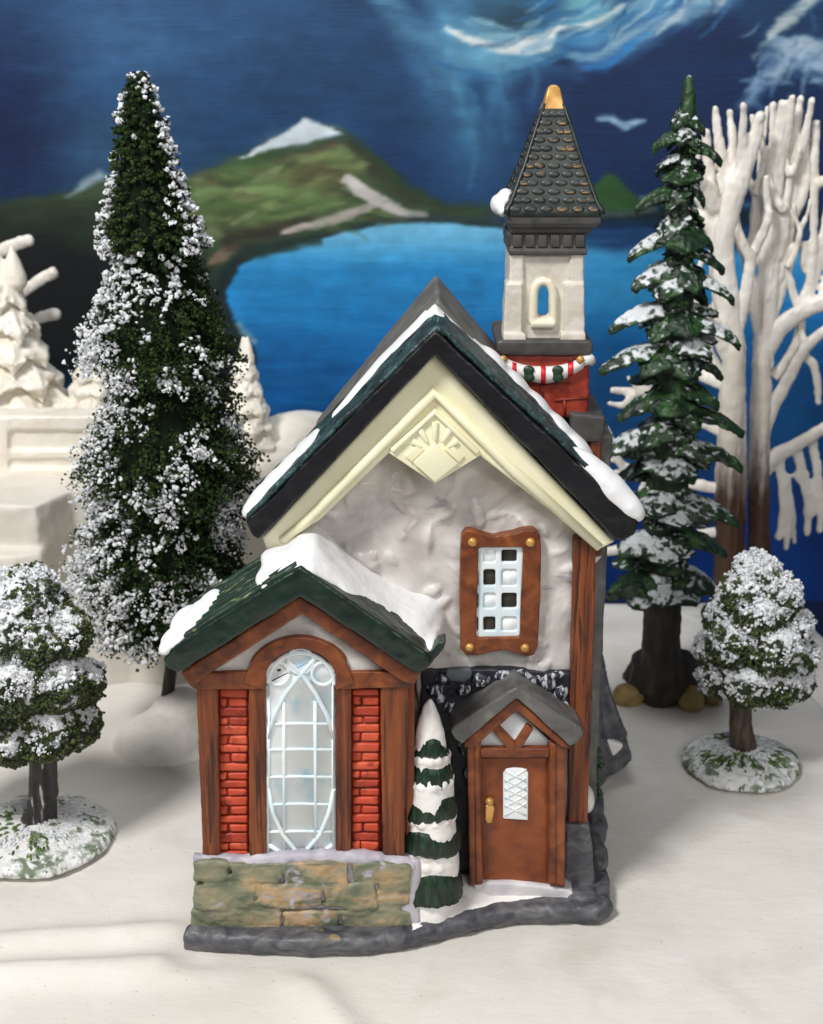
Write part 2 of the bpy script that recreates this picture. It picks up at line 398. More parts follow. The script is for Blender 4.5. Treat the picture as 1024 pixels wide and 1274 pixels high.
def seg_dist(x, y, pts, ws=None):
    best = np.full(x.shape, 1e9); bw = np.zeros(x.shape)
    for i in range(len(pts)-1):
        (ax, ay), (bx, by) = pts[i][:2], pts[i+1][:2]
        vx, vy = bx-ax, by-ay; t = np.clip(((x-ax)*vx+(y-ay)*vy)/(vx*vx+vy*vy+1e-9), 0, 1)
        d = np.hypot(x-ax-t*vx, y-ay-t*vy)
        if ws is not None:
            wv = ws[i]+(ws[i+1]-ws[i])*t; k = (d-wv) < (best-bw); bw = np.where(k, wv, bw); best = np.where(k, d, best)
        else: best = np.minimum(best, d)
    return best, bw
def area_mask(pts, feather=6, warp=True):
    x, y = (WX, WY) if warp else (PX, PY)
    d, _ = seg_dist(x, y, list(pts)+[pts[0]])
    ins = np.zeros(x.shape, bool); n = len(pts)
    for i in range(n):
        (ax, ay), (bx, by) = pts[i], pts[(i+1) % n]
        if ay == by: continue
        c = ((ay > y) != (by > y)) & (x < (bx-ax)*(y-ay)/(by-ay)+ax); ins ^= c
    sd = np.where(ins, d, -d)
    return sm(-feather, feather, sd)
def stroke_mask(pts, feather=5):           # points carry a half width
    d, bw = seg_dist(WX, WY, pts, [q[2] for q in pts])
    return sm(feather, -feather*.6, d-bw)*DRY
C = np.zeros(PX.shape+(3,))
def put(mask, col, a=1.0):
    global C
    mk = np.clip(mask*a, 0, 1)[..., None]; C = C*(1-mk)+np.array(col, float)*mk
def glow(x, y, rx, ry, col, a): put(np.exp(-(((WX-x)/rx)**2+((WY-y)/ry)**2)), col, a)
C[:] = (20, 50, 96)
glow(150, 40, 150, 90, (66, 100, 158), .8); glow(330, 20, 160, 70, (40, 72, 124), .8)
glow(130, 190, 90, 60, (52, 78, 118), .75); glow(10, 160, 60, 110, (8, 20, 62), .95); glow(-120, 120, 160, 160, (14, 34, 84), .9)
glow(420, 130, 120, 90, (26, 56, 104), .9); glow(500, 210, 70, 60, (16, 42, 92), .9)
# light water-like fall of cloud behind the steeple
glow(600, 60, 56, 110, (92, 148, 200), .95); glow(590, 130, 44, 70, (84, 142, 192), .75)
glow(640, 100, 60, 50, (60, 108, 164), .6)
put(stroke_mask([(545, 0, 14), (560, 60, 18), (590, 130, 14), (600, 200, 4)], 22), (96, 150, 196), .55)
put(stroke_mask([(470, -20, 8), (515, 60, 10), (560, 150, 4)], 18), (80, 118, 168), .55)
glow(555, 150, 22, 50, (24, 56, 104), .5); glow(596, 120, 16, 34, (18, 58, 112), .9); glow(640, 180, 60, 60, (22, 52, 104), .75)
# blue-black mountain on the right
put(area_mask([(640, 110), (690, 62), (740, 76), (800, 40), (850, 20), (900, 8), (960, 60), (1040, 120), (1100, 260), (640, 262), (660, 190)], 14), (12, 34, 82), .95)
put(area_mask([(690, 20), (760, -30), (960, -40), (900, 6), (840, 24), (790, 60), (730, 70), (700, 56)], 14), (60, 106, 166), .8)
put(area_mask([(560, -40), (700, -40), (668, 40), (640, 46), (600, 40)], 14), (44, 88, 128), .85)
put(area_mask([(690, -40), (770, -40), (740, 30), (705, 34)], 10), (96, 156, 176), .7)
put(stroke_mask([(556, 34, 3), (590, 50, 8), (640, 50, 10), (676, 46, 10), (700, 30, 7), (760, 8, 6)], 16), (120, 164, 196), .7)
put(stroke_mask([(556, 36, 1), (590, 53, 3), (620, 58, 5), (655, 58, 5), (676, 56, 6), (686, 44, 4), (692, 36, 3), (712, 36, 2), (740, 26, 2), (775, 6, 2)], 5), (214, 222, 226), .95)
put(stroke_mask([(640, 50, 2), (668, 48, 3), (684, 34, 2)], 4), (232, 236, 234), .8)
put(stroke_mask([(716, 84, 4), (760, 70, 8), (800, 50, 10), (850, 20, 12), (910, -6, 12)], 14), (78, 110, 164), .7)
put(stroke_mask([(740, 76, 2), (772, 64, 5), (800, 46, 5), (840, 24, 6), (900, 2, 8)], 8), (146, 164, 192), .8)
put(stroke_mask([(716, 50, 1), (740, 52, 3), (772, 36, 4), (800, 20, 4), (830, 4, 3)], 6), (108, 146, 192), .7)
put(stroke_mask([(696, 66, 2), (730, 74, 3), (760, 62, 3), (800, 34, 3), (830, 16, 2)], 9), (60, 122, 194), .75)
put(stroke_mask([(730, 84, 1), (762, 74, 3), (790, 52, 2)], 7), (36, 104, 190), .8)
put(stroke_mask([(640, 92, 2), (690, 86, 4), (720, 96, 2)], 12), (50, 96, 160), .5)
put(stroke_mask([(960, 40, 3), (985, 16, 8), (1020, -10, 9)], 6), (150, 168, 186), .7)
put(stroke_mask([(925, 130, 4), (958, 90, 8), (970, 66, 12), (1020, 70, 18), (1080, 60, 20)], 12), (130, 152, 192), .85)
put(stroke_mask([(968, 96, 3), (980, 76, 6), (970, 58, 5), (1000, 52, 7), (1030, 66, 6)], 6), (186, 198, 218), .75)
put(stroke_mask([(975, 72, 2), (990, 78, 4), (1010, 72, 3)], 5), (70, 92, 136), .8)
put(stroke_mask([(990, 62, 8), (1030, 84, 10), (1080, 90, 10)], 8), (172, 186, 208), .6)
put(stroke_mask([(940, 70, 2), (960, 46, 4), (985, 24, 4)], 6), (206, 212, 208), .5)
put(stroke_mask([(470, -10, 10), (510, 30, 12), (545, 60, 8)], 14), (88, 130, 172), .7)
glow(636, 22, 40, 20, (34, 56, 78), .9); glow(735, 10, 34, 20, (120, 172, 186), .8)
put(stroke_mask([(560, 66, 4), (610, 76, 10), (670, 74, 8), (690, 62, 4)], 12), (120, 172, 206), .75)
put(stroke_mask([(556, 34, 1), (590, 52, 3), (622, 58, 5), (655, 58, 6), (676, 57, 6), (685, 45, 4), (692, 36, 3), (714, 36, 2.5), (744, 25, 2.5), (780, 4, 2)], 4), (222, 228, 230), .95)
put(stroke_mask([(600, 46, 2), (640, 44, 3), (668, 42, 3)], 6), (150, 186, 206), .7)
put(stroke_mask([(690, 52, 3), (716, 56, 5), (748, 44, 5), (790, 20, 4), (820, 4, 3)], 7), (74, 128, 188), .8)
put(stroke_mask([(700, 68, 2), (732, 72, 3), (764, 58, 3), (804, 34, 4), (850, 12, 4), (880, -4, 4)], 5), (156, 178, 206), .85)
put(stroke_mask([(722, 86, 1), (752, 82, 3), (786, 60, 3), (812, 40, 2)], 5), (44, 116, 200), .85)
put(stroke_mask([(560, 90, 5), (575, 140, 6), (584, 180, 3)], 16), (96, 150, 196), .3); put(stroke_mask([(615, 90, 4), (622, 140, 4), (630, 170, 2)], 16), (86, 140, 190), .3)
put(stroke_mask([(960, 46, 2), (978, 24, 5), (1000, 4, 6), (1020, -12, 6)], 5), (196, 206, 208), .75)
put(stroke_mask([(746, 148, 1), (762, 146, 3), (774, 156, 5), (786, 152, 3), (800, 150, 1)], 4), (170, 194, 226), .95)
glow(665, 120, 30, 40, (30, 66, 122), .6)
# hills on the left and behind the lake
put(area_mask([(-1500, 225), (-60, 245), (0, 250), (60, 244), (110, 226), (170, 212), (240, 216), (300, 190), (345, 170), (380, 150), (420, 158), (455, 188), (490, 226), (540, 258), (620, 262), (640, 330), (300, 420), (-1500, 420)], 6), (56, 76, 50))
put(area_mask([(-1500, 240), (0, 256), (120, 250), (180, 262), (230, 290), (270, 330), (285, 420), (-1500, 420)], 16), (26, 36, 30), .92)
put(area_mask([(-1500, 300), (0, 300), (60, 296), (140, 320), (200, 360), (270, 400), (290, 470), (-1500, 470)], 16), (12, 15, 20), .95)
put(stroke_mask([(20, 268, 6), (90, 258, 8), (150, 270, 6)], 10), (44, 58, 40), .8)
put(stroke_mask([(100, 300, 10), (150, 312, 8)], 14), (24, 44, 28), .8)
put(area_mask([(240, 220), (320, 205), (390, 184), (430, 190), (450, 214), (400, 240), (440, 256), (380, 266), (320, 290), (250, 290), (235, 250)], 9), (88, 108, 66), .95)
put(stroke_mask([(380, 196, 6), (420, 190, 8), (444, 200, 5)], 8), (126, 148, 92), .8)
put(stroke_mask([(260, 230, 4), (330, 238, 4), (420, 244, 3)], 6), (122, 152, 98), .7)
put(stroke_mask([(240, 260, 10), (300, 256, 8), (370, 252, 5)], 10), (82, 102, 58), .8)
put(stroke_mask([(370, 226, 8), (400, 218, 12), (430, 230, 7)], 9), (86, 84, 56), .85)
put(stroke_mask([(350, 196, 4), (390, 186, 5), (420, 178, 3)], 6), (74, 62, 50), .8)
put(stroke_mask([(305, 198, 3), (350, 186, 6), (400, 176, 4)], 7), (46, 72, 38), .8)
put(stroke_mask([(260, 222, 4), (300, 232, 4)], 8), (66, 60, 46), .8)
put(stroke_mask([(430, 172, 4), (470, 214, 9), (510, 246, 7), (560, 262, 4)], 10), (44, 48, 34), .9)
put(stroke_mask([(446, 176, 2), (490, 226, 4), (545, 256, 4)], 7), (38, 64, 34), .9)
put(area_mask([(296, 195), (330, 178), (378, 148), (398, 154), (422, 168), (400, 172), (350, 182)], 3), (196, 206, 218), .97)
put(area_mask([(80, 244), (104, 222), (128, 212), (140, 216), (110, 230)], 5), (160, 176, 192), .9)
put(stroke_mask([(262, 326, 2), (280, 318, 7), (296, 306, 2)], 5), (150, 116, 104), .85)
put(stroke_mask([(290, 300, 12), (330, 290, 9), (380, 276, 7)], 9), (44, 38, 34), .8)
glow(330, 245, 60, 16, (112, 140, 84), .5); glow(400, 215, 40, 14, (98, 84, 60), .5); glow(280, 270, 40, 20, (60, 66, 46), .5); glow(300, 210, 40, 14, (84, 112, 64), .5); glow(440, 240, 30, 10, (66, 70, 50), .5)
glow(360, 172, 24, 8, (228, 232, 236), .5); glow(396, 160, 14, 5, (240, 242, 244), .6)
# lake
lake = [(640, 284), (540, 279), (470, 281), (420, 290), (395, 300), (360, 308), (322, 318), (298, 332), (286, 350), (282, 376), (290, 398), (304, 416), (318, 440), (310, 520), (300, 900), (1600, 900), (1600, 285)]
put(area_mask([(640, 274), (540, 270), (440, 280), (380, 296), (310, 308), (280, 330), (262, 360), (262, 400), (290, 440), (300, 900), (1700, 900), (1700, 262), (760, 262)], 8), (18, 34, 40), .96)
lm = area_mask(lake, 3)
t = np.clip((PY-280)/300, 0, 1)[..., None]
lc = np.array((112, 174, 222))*(1-sm(0, .22, t))+np.array((36, 124, 202))*sm(0, .22, t)
lc = lc*(1-sm(.2, .62, t))+np.array((10, 84, 160))*sm(.2, .62, t)
lc = lc*(1-sm(.6, 1, t))+np.array((8, 50, 118))*sm(.6, 1, t)
lc = lc+(fbm(90, 7, 11)*26)[..., None]*np.array((.8, 1, 1.1))
C = C*(1-lm[..., None])+lc*lm[..., None]
glow(770, 350, 120, 44, (58, 136, 200), .7)
put(area_mask([(600, 268), (660, 276), (900, 276), (1200, 270), (1200, 310), (880, 312), (760, 312), (660, 296)], 10), (12, 40, 92), .85)
put(area_mask([(700, 440), (1700, 420), (1700, 900), (700, 900)], 60), (6, 62, 122), .8)
put(area_mask([(700, 600), (1700, 590), (1700, 900), (700, 900)], 40), (8, 40, 118), .8)
put(stroke_mask([(395, 303, 3), (350, 309, 6), (310, 318, 4)], 5), (30, 52, 44), .9)
put(stroke_mask([(350, 288, 3), (385, 281, 5), (430, 268, 6), (470, 254, 5)], 4), (172, 164, 160), .95)
put(stroke_mask([(428, 226, 5), (455, 240, 7), (480, 256, 7), (505, 268, 4), (530, 270, 2)], 4), (186, 184, 182), .95)
put(stroke_mask([(474, 262, 3), (450, 270, 4), (400, 286, 3)], 4), (40, 62, 34), .9)
put(stroke_mask([(480, 278, 2), (540, 274, 3), (620, 275, 3)], 4), (46, 60, 66), .85)
put(stroke_mask([(560, 262, 4), (630, 258, 5)], 8), (40, 58, 36), .9)
# island on the right
put(area_mask([(690, 262), (730, 240), (756, 214), (775, 228), (800, 250), (816, 262)], 5), (44, 82, 40), .95)
put(stroke_mask([(700, 264, 2), (770, 266, 4), (816, 262, 2)], 4), (96, 104, 88), .8)
put(stroke_mask([(800, 246, 2), (830, 252, 3), (1000, 256, 2)], 5), (126, 150, 176), .6)
put(stroke_mask([(296, 404, 3), (306, 414, 4), (316, 424, 3)], 4), (150, 162, 170), .8)
put(stroke_mask([(300, 424, 6), (296, 450, 8)], 8), (30, 34, 30), .8)
# loose visible brush strokes
rb = random.Random(12)
def dab(pts, hw, col, a, feather=2.5):
    global C
    xs_, ys_ = [q[0] for q in pts], [q[1] for q in pts]; mg = hw+feather+16
    sel = (PX > min(xs_)-mg) & (PX < max(xs_)+mg) & (PY > min(ys_)-mg) & (PY < max(ys_)+mg)
    ii = np.where(sel)
    if len(ii[0]) == 0: return
    x, y = WX[ii], WY[ii]; best = np.full(x.shape, 1e9); tt = np.zeros(x.shape)
    for i in range(len(pts)-1):
        (ax, ay), (bx_, by) = pts[i], pts[i+1]; vx, vy = bx_-ax, by-ay
        t = np.clip(((x-ax)*vx+(y-ay)*vy)/(vx*vx+vy*vy+1e-9), 0, 1); d = np.hypot(x-ax-t*vx, y-ay-t*vy)
        k = d < best; best = np.where(k, d, best); tt = np.where(k, (i+t)/(len(pts)-1), tt)
    m = sm(feather, -feather*.5, best-hw*np.sin(PI*np.clip(tt*.9+.08, 0, 1)))*DRY[ii]*a
    C[ii] = C[ii]*(1-m[:, None])+np.array(col, float)*m[:, None]
def path(x, y, a, L_, cv):
    q = [(x, y)]
    for i in range(5): a += cv/5; x += math.cos(a)*L_/5; y += math.sin(a)*L_/5; q.append((x, y))
    return q
for k in range(110):                            # clouds over the middle and the right
    x, y = rb.uniform(520, 900), rb.uniform(-10, 100); u = (x-520)/380
    if y > 95-70*u+20 or (x < 610 and k % 3): continue
    dabc = rb.choice([(150, 186, 212), (96, 150, 196), (60, 112, 172), (190, 206, 218), (30, 66, 116), (44, 96, 160)])
    dab(path(x, y, .5-1.15*min(1, u*1.6), rb.uniform(30, 90), rb.uniform(-.7, .2)), rb.uniform(1.5, 4.5), dabc, rb.uniform(.3, .65))
for k in range(20):                            # falling light behind the steeple
    x, y = rb.gauss(595, 38), rb.uniform(60, 190)
    dab(path(x, y, 1.5+rb.uniform(-.25, .25), rb.uniform(24, 70), rb.uniform(-.3, .3)), rb.uniform(2, 6), rb.choice([(112, 164, 206), (76, 130, 184), (40, 84, 140), (22, 56, 106)]), rb.uniform(.15, .35), 5)
for k in range(36):                            # smoke-like white mist at the top right
    x, y = rb.uniform(920, 1060), rb.uniform(40, 130)
    dab(path(x, y, rb.uniform(-1.2, .6), rb.uniform(20, 50), rb.uniform(-1.8, 1.8)), rb.uniform(1.5, 5), rb.choice([(170, 184, 210), (126, 146, 186), (196, 206, 222), (84, 108, 152)]), rb.uniform(.3, .6))
for k in range(130):                           # grassy slopes
    x, y = rb.uniform(170, 520), rb.uniform(180, 290)
    if y < np.interp(x, [170, 300, 345, 380, 420, 455, 490, 540], [222, 200, 182, 178, 184, 208, 242, 270])+6 or x > 500: continue
    dab(path(x-25, y, rb.uniform(-.35, .3), rb.uniform(20, 60), rb.uniform(-.4, .4)), rb.uniform(1.5, 5), rb.choice([(104, 128, 76), (70, 98, 50), (128, 148, 96), (62, 60, 44), (46, 66, 40), (88, 82, 60), (142, 160, 116)]), rb.uniform(.25, .55), 3)
for k in range(60):                            # ripples
    x, y = rb.uniform(300, 1000), rb.uniform(295, 640)
    dab(path(x, y, rb.uniform(-.05, .05), rb.uniform(60, 160), 0), rb.uniform(1, 2.5), rb.choice([(60, 146, 214), (20, 96, 170), (90, 166, 222) if y < 340 else (16, 84, 156)]), rb.uniform(.12, .25), 3)
for k in range(50):                            # night sky
    x, y = rb.uniform(0, 560), rb.uniform(0, 190)
    dab(path(x, y, rb.uniform(-.2, .2), rb.uniform(50, 140), 0), rb.uniform(3, 8), rb.choice([(58, 92, 142), (22, 50, 94), (34, 66, 114)]), rb.uniform(.1, .25), 7)
put(area_mask([(300, 194), (332, 177), (378, 148), (398, 154), (420, 167), (400, 170), (352, 180)], 2.5), (204, 212, 222), .9)
put(stroke_mask([(352, 288, 2.5), (390, 281, 4.5), (432, 268, 5.5), (474, 253, 5)], 3), (178, 168, 162), .9); put(stroke_mask([(428, 224, 4), (452, 240, 7), (480, 256, 7), (508, 268, 3.5), (534, 270, 1.5)], 3), (192, 188, 184), .9)
# bristle marks of the brush
br = fbm(90, 7, 21, 4)*.10+fbm(22, 16, 23, 4)*.20+fbm(70, 50, 27, 4)*.22
satw = np.clip((C[..., 2]-np.maximum(C[..., 0], C[..., 1]))/(C.max(-1)+1e-6), 0, 1)[..., None]*1.3
C = np.clip(C*(1+np.array((-.06, .19, -.02))*satw)*(1+br[..., None])+(fbm(9, 4, 31, 3)*6)[..., None], 0, 255)
c1 = C/255; LC = np.where(c1 <= .04045, c1/12.92, ((c1+.055)/1.055)**2.4)
thing_bd = thing('painted_backdrop', (0, YB, BZ0), 'large painted canvas backdrop of a blue lake, green hills and dark clouded sky', 'painting')
off = np.array((0, YB*S, BZ0*S))
vv = np.stack([XX.ravel()*S, np.full(XX.size, YB*S), ZZ.ravel()*S], 1)-off
idx = np.arange(NX*NZ).reshape(NZ, NX)
q = np.stack([idx[:-1, :-1], idx[:-1, 1:], idx[1:, 1:], idx[1:, :-1]], -1).reshape(-1, 4)
me = bpy.data.meshes.new('canvas'); me.from_pydata(vv.tolist(), [], q.tolist())
ca = me.color_attributes.new('paint', 'FLOAT_COLOR', 'POINT')
ca.data.foreach_set('color', np.concatenate([LC.reshape(-1, 3), np.ones((NX*NZ, 1))], 1).astype(np.float32).ravel())
pm = bpy.data.materials.new('oil_paint'); pm.use_nodes = True
nt = pm.node_tree; b = nt.nodes['Principled BSDF']; b.inputs['Roughness'].default_value = .5; b.inputs['Specular IOR Level'].default_value = .35
at = nt.nodes.new('ShaderNodeVertexColor'); at.layer_name = 'paint'; nt.links.new(at.outputs[0], b.inputs['Base Color'])
tcn = nt.nodes.new('ShaderNodeTexCoord'); mpn = nt.nodes.new('ShaderNodeMapping'); mpn.inputs['Scale'].default_value = (60, 100, 900)
nn = nt.nodes.new('ShaderNodeTexNoise'); nn.inputs['Scale'].default_value = 1; bpn = nt.nodes.new('ShaderNodeBump'); bpn.inputs['Strength'].default_value = .25; bpn.inputs['Distance'].default_value = .0006
nt.links.new(tcn.outputs['Object'], mpn.inputs[0]); nt.links.new(mpn.outputs[0], nn.inputs['Vector']); nt.links.new(nn.outputs[0], bpn.inputs['Height']); nt.links.new(bpn.outputs[0], b.inputs['Normal'])
me.materials.append(pm)
o = bpy.data.objects.new('canvas', me); COL.objects.link(o); o.parent = thing_bd
mb = MB(); mb.box(BX0-.5, BX1+.5, YB+.3, YB+1.6, BZ0-.1, BZ1+.5)
mb.build('stretcher_board', mt['table'], thing_bd)
# ------------------------------------------------------------------ the porcelain church
church = thing('church', (0, 4, 0), 'hand painted porcelain village church with snowy gables, brown door and tall steeple', 'church')
def px3(pts, Y): return [P(x, y, Y) for x, y in pts]

# base: plinth, snow, stone foundation
front = [(228, 1182), (262, 1187), (320, 1190), (400, 1193), (455, 1191), (505, 1184), (545, 1173), (590, 1161), (640, 1153), (700, 1152), (744, 1153), (759, 1142)]
pl = [G(*q)[:2] for q in front]+[G(757, 1110)[:2], G(744, 1062)[:2], G(751, 1012)[:2], G(744, 985)[:2], (7.6, 11.5), (6.6, 14.2), (-4.8, 13.6), (-5.0, 6.0), (-7.3, 4.2), (-7.25, 1.5)]
mb = MB(); mb.prism([(x, y, .02) for x, y in pl], .74, dirv=(0, 0, 1))
# rounded kerb along the front with irregular stones
fr = [G(*q) for q in front]
kp = []
for i in range(len(fr)-1):
    for k in range(4): kp.append(lerp(fr[i], fr[i+1], k/4))
kp.append(fr[-1])
kp = [(x*.985+.0, y+.24, .45) for x, y, z in kp]
mb.tube(kp, [.38+.05*mn.noise((i*.5, 2, 1))-(.07 if i % 7 == 3 else 0) for i in range(len(kp))], 12)
mb.box(5.7, 6.62, 1.35, 2.6, .3, .92)
mb.build('plinth', mt['kerb'], church, remesh=.085, smooth=4, disp=(('CLOUDS', .9, .2), ('CLOUDS', .3, .06)))
# snow inside the kerb
sn = [(512, 1160), (556, 1143), (615, 1126), (690, 1116), (716, 1119), (718, 1108), (700, 1096), (640, 1092), (575, 1090), (530, 1095), (508, 1120)]
mb = MB()
top = [G(x, y, .72) for x, y in sn]
mb.prism([(x, y, .55) for x, y, z in top], .25, dirv=(0, 0, 1))
mb.ell((G(570, 1110, .8)[0], 2.0, .72), (1.4, .9, .42)); mb.ell((G(545, 1135, .8)[0], 1.1, .7), (1.3, 1.0, .42))
mb.build('ground_snow', mt['firsnow'], church, remesh=.07, smooth=6, disp=(('CLOUDS', .9, .1),))
mb = MB(); mb.pp([(590, 1098), (640, 1099), (704, 1106), (714, 1112), (712, 1121), (640, 1123), (590, 1126)], 1.5, 1.3)
mb.build('door_step', mt['step'], church, remesh=.06, smooth=5, disp=(('CLOUDS', .6, .06),))

# wing foundation of field stones
mb = MB(); mb.prism([(-6.62, -.18, .4), (.3, -.18, .4), (.26, -.1, 3.3), (-6.5, -.1, 3.3)], 3.4)
mb.box(-.2, .32, -.1, 3.0, .4, 3.25)
fo = mb.build('foundation', mt['lavender'], church, remesh=.09, smooth=3, disp=(('CLOUDS', 1.1, .22),))
mb = MB()
for y0, y1, xs_ in ((1073, 1100, (240, 286, 352, 436, 514)), (1100, 1132, (237, 318, 402, 470, 514)), (1132, 1163, (236, 270, 352, 424, 514))):
    for a, b_ in zip(xs_[:-1], xs_[1:]):
        j = lambda s_=2.5: random.uniform(-s_, s_)
        g_ = 2.3; Yq = -.30+random.uniform(-.05, .06)
        mb.pp([(a+g_+j(), y0+g_+j()), ((a+b_)/2, y0+j(2)), (b_-g_+j(), y0+g_+j()), (b_-g_+j(1), (y0+y1)/2), (b_-g_+j(), y1-g_+j()), ((a+b_)/2+j(), y1+j(1)), (a+g_+j(), y1-g_+j()), (a+g_+j(1), (y0+y1)/2)], Yq, .6)
for y0, y1 in ((1078, 1106), (1108, 1130), (1134, 1160)):
    c0 = P(240, y1, 0); c1 = P(240, y0, 0)
    for q in range(3): mb.box(-6.76+.04*random.random(), -6.2, .15+q*1.1, 1.1+q*1.1, c0[2], c1[2])
mb.build('field_stones', mt['patina'], church, remesh=.06, smooth=4, disp=(('CLOUDS', .9, .26), ('CLOUDS', .3, .06)))
# sloping lavender sill under the window and posts
mb = MB(); mb.tube(px3([(240, 1068), (300, 1072), (370, 1066), (440, 1066), (500, 1072), (516, 1078)], .02), [.22, .28, .3, .3, .26, .2], 12)
mb.build('sill', mt['lavender'], church, remesh=.06, smooth=4, disp=(('CLOUDS', .5, .16),))

# main body
mb = MB()
wall = [(362, 640), (542, 446), (752, 668), (714, 690), (713, 836), (716, 1120), (520, 1120), (520, 800), (362, 740)]
wpts = px3(wall, 2.8)
wpts = [(x, y, max(z, .7)) for x, y, z in wpts]
mb.prism(wpts, .9)
rs = random.Random(4)
for k in range(105):
    x, y = rs.uniform(380, 700), rs.uniform(560, 830)
    if abs(x-541) > (y-455)*.92: continue
    a = rs.uniform(0, 6.28); cv = rs.uniform(-1.6, 1.6); L_ = rs.uniform(22, 70); q = []
    for i in range(7):
        a += cv/6; x += math.cos(a)*L_/6; y += math.sin(a)*L_/6
        c = P(x, y, 2.8); q.append((c[0], 2.865+rs.uniform(-.03, .03), c[2]))
    rr = rs.uniform(.11, .23); mb.tube(q, [.04, rr*.7, rr, rr, rr, rr*.7, .04], 8)
mb.build('front_wall', mt['stucco'], church, remesh=.065, smooth=3, disp=(('SOFT', 1.5, .50),))
mb = MB()
mb.prism([(-4.3, 3.4, .6), (5.9, 3.4, .6), (5.9, 3.4, 15.2), (.75, 3.4, 20.8), (-4.3, 3.4, 15.4)], 5.8)
mb.build('body_wall', mt['stucco'], church, bevel=.1)

# ---- main roof
LT, RT, AP = P(305, 650, 1.2), P(793, 647, 1.2), P(543, 411, 1.2)
LB, RB, AB = P(316, 671, 1.2), P(770, 671, 1.2), P(541.5, 441, 1.2)
def slope(t, side, lift=0.0):               # point of the roof surface, t from ridge to eave
    e = LT if side < 0 else RT
    dx, dz = e[0]-AP[0], e[2]-AP[2]; n = math.hypot(dx, dz); nx_, nz_ = abs(dz)/n*(-1 if side < 0 else 1), abs(dx)/n
    return AP[0]+dx*t+nx_*lift, AP[2]+dz*t+nz_*lift
mb = MB()
mb.prism(px3([(305, 651), (312, 666), (322, 673), (541.5, 441), (764, 671), (776, 673), (789, 666), (795, 650), (788, 641), (560, 428), (551, 418), (543, 412), (535, 418), (318, 640), (308, 646)], 1.2), 3.3)
mb.build('roof', mt['black'], church, remesh=.07, smooth=3, disp=(('CLOUDS', 1.2, .12),))
# brushed shingle skin lying on the slab, behind its black front edge
mb = MB()
prof = [slope(t, -1, .11) for t in np.linspace(.985, .03, 26)]+[(AP[0], AP[2]+.10)]+[slope(t, 1, .18) for t in np.linspace(.03, .93, 26)]
rows = []
for Y in np.linspace(1.32, 4.4, 20):
    rows.append([(x+.03*mn.noise((x*2, Y*2, 1)), Y, z+.06*mn.noise((x*2.2, Y*1.6, z*2.2))+.035*math.sin(Y*5+mn.noise((x, z, 4))*2)) for x, z in prof])
mb.shell(rows, .2)
mb.build('shingles', mt['teal'], church)
# snow strip over the ridge and rear roof
mb = MB()
def chev(tl, tr, lo, hi):
    L_ = [slope(t, -1, hi) for t in np.linspace(tl, .0, 14)]; R_ = [slope(t, 1, hi) for t in np.linspace(.0, tr, 14)]
    l_ = [slope(t, -1, lo) for t in np.linspace(tl, .0, 14)]; r_ = [slope(t, 1, lo) for t in np.linspace(.0, tr, 14)]
    top = L_[:-1]+[((L_[-1][0]+R_[0][0])/2, max(L_[-1][1], R_[0][1])+hi*.75)]+R_[1:]
    return top, (l_[:-1]+[(AP[0], AP[2]+lo)]+r_[1:])
top, bot = chev(.53, .80, -.2, .17)
N_ = len(top)
rows = []
for sy, k in [(0, 0), (.07, .75), (.2, 1), (.45, 1.08), (.75, 1.1), (1, 1.0)]:
    rows.append([])
    for i, ((x, z), (x2, z2)) in enumerate(zip(top, bot)):
        tt = abs(i-(N_-1)/2)/((N_-1)/2)*(.53 if i < N_/2 else .80)
        wv = .22*mn.noise((i*.45, 7.7, 2)); x_, z_ = x2+(x-x2)*k, z2+(z-z2)*k
        if i < N_/2: yf, yb = np.interp(tt, [0, .3, .5, .6], [3.5, 3.6, 2.9, 2.7]), np.interp(tt, [0, .3, .5, .6], [5.0, 5.0, 3.5, 3.0])
        else: yf, yb = 3.5+.2*tt, 5.0+1.2*tt
        rows[-1].append((x_, float(yf+(yb-yf)*sy+wv), z_))
mb.shell(rows, .3)
# swelling toward the steeple on the right slope
for t, Y, a in [(.30, 4.9, .7), (.42, 4.8, .85), (.53, 4.6, .95), (.64, 4.3, .9), (.74, 3.9, .7)]:
    x, z = slope(t, 1, .02); mb.ell((x, Y, z), (.75, 1.0, .34), rot=Matrix.Rotation(math.radians(46), 3, 'Y'))
mb.build('ridge_snow', mt['snow'], church, remesh=.08, smooth=5)
mb = MB()
for t, Y, a, b_ in [(.97, 1.95, .42, .24), (.93, 2.3, .75, .28), (.86, 2.6, .8, .26), (.79, 2.9, .75, .22), (.71, 3.1, .7, .16), (.66, 3.25, .5, .12)]:
    x, z = slope(t, -1, .08); mb.ell((x, Y, z), (a, .85 if t < .95 else .5, b_), rot=Matrix.Rotation(math.radians(-49), 3, 'Y'))
mb.build('eave_snow', mt['snow'], church, remesh=.06, smooth=12, disp=(('CLOUDS', .8, .1),))
mb = MB()
for t, Y, a, b_, d_ in [(.985, 1.55, .42, .34, .45), (.95, 1.6, .6, .42, .55), (.9, 1.7, .75, .46, .62), (.86, 1.75, .8, .5, .68), (.81, 1.8, .8, .48, .68), (.76, 1.85, .75, .42, .65), (.71, 1.9, .55, .28, .55)]:
    x, z = slope(t, 1, .10); mb.ell((x, Y, z), (a, d_, b_), rot=Matrix.Rotation(math.radians(43.5), 3, 'Y'))
mb.build('eave_snow', mt['snow'], church, remesh=.075, smooth=40)
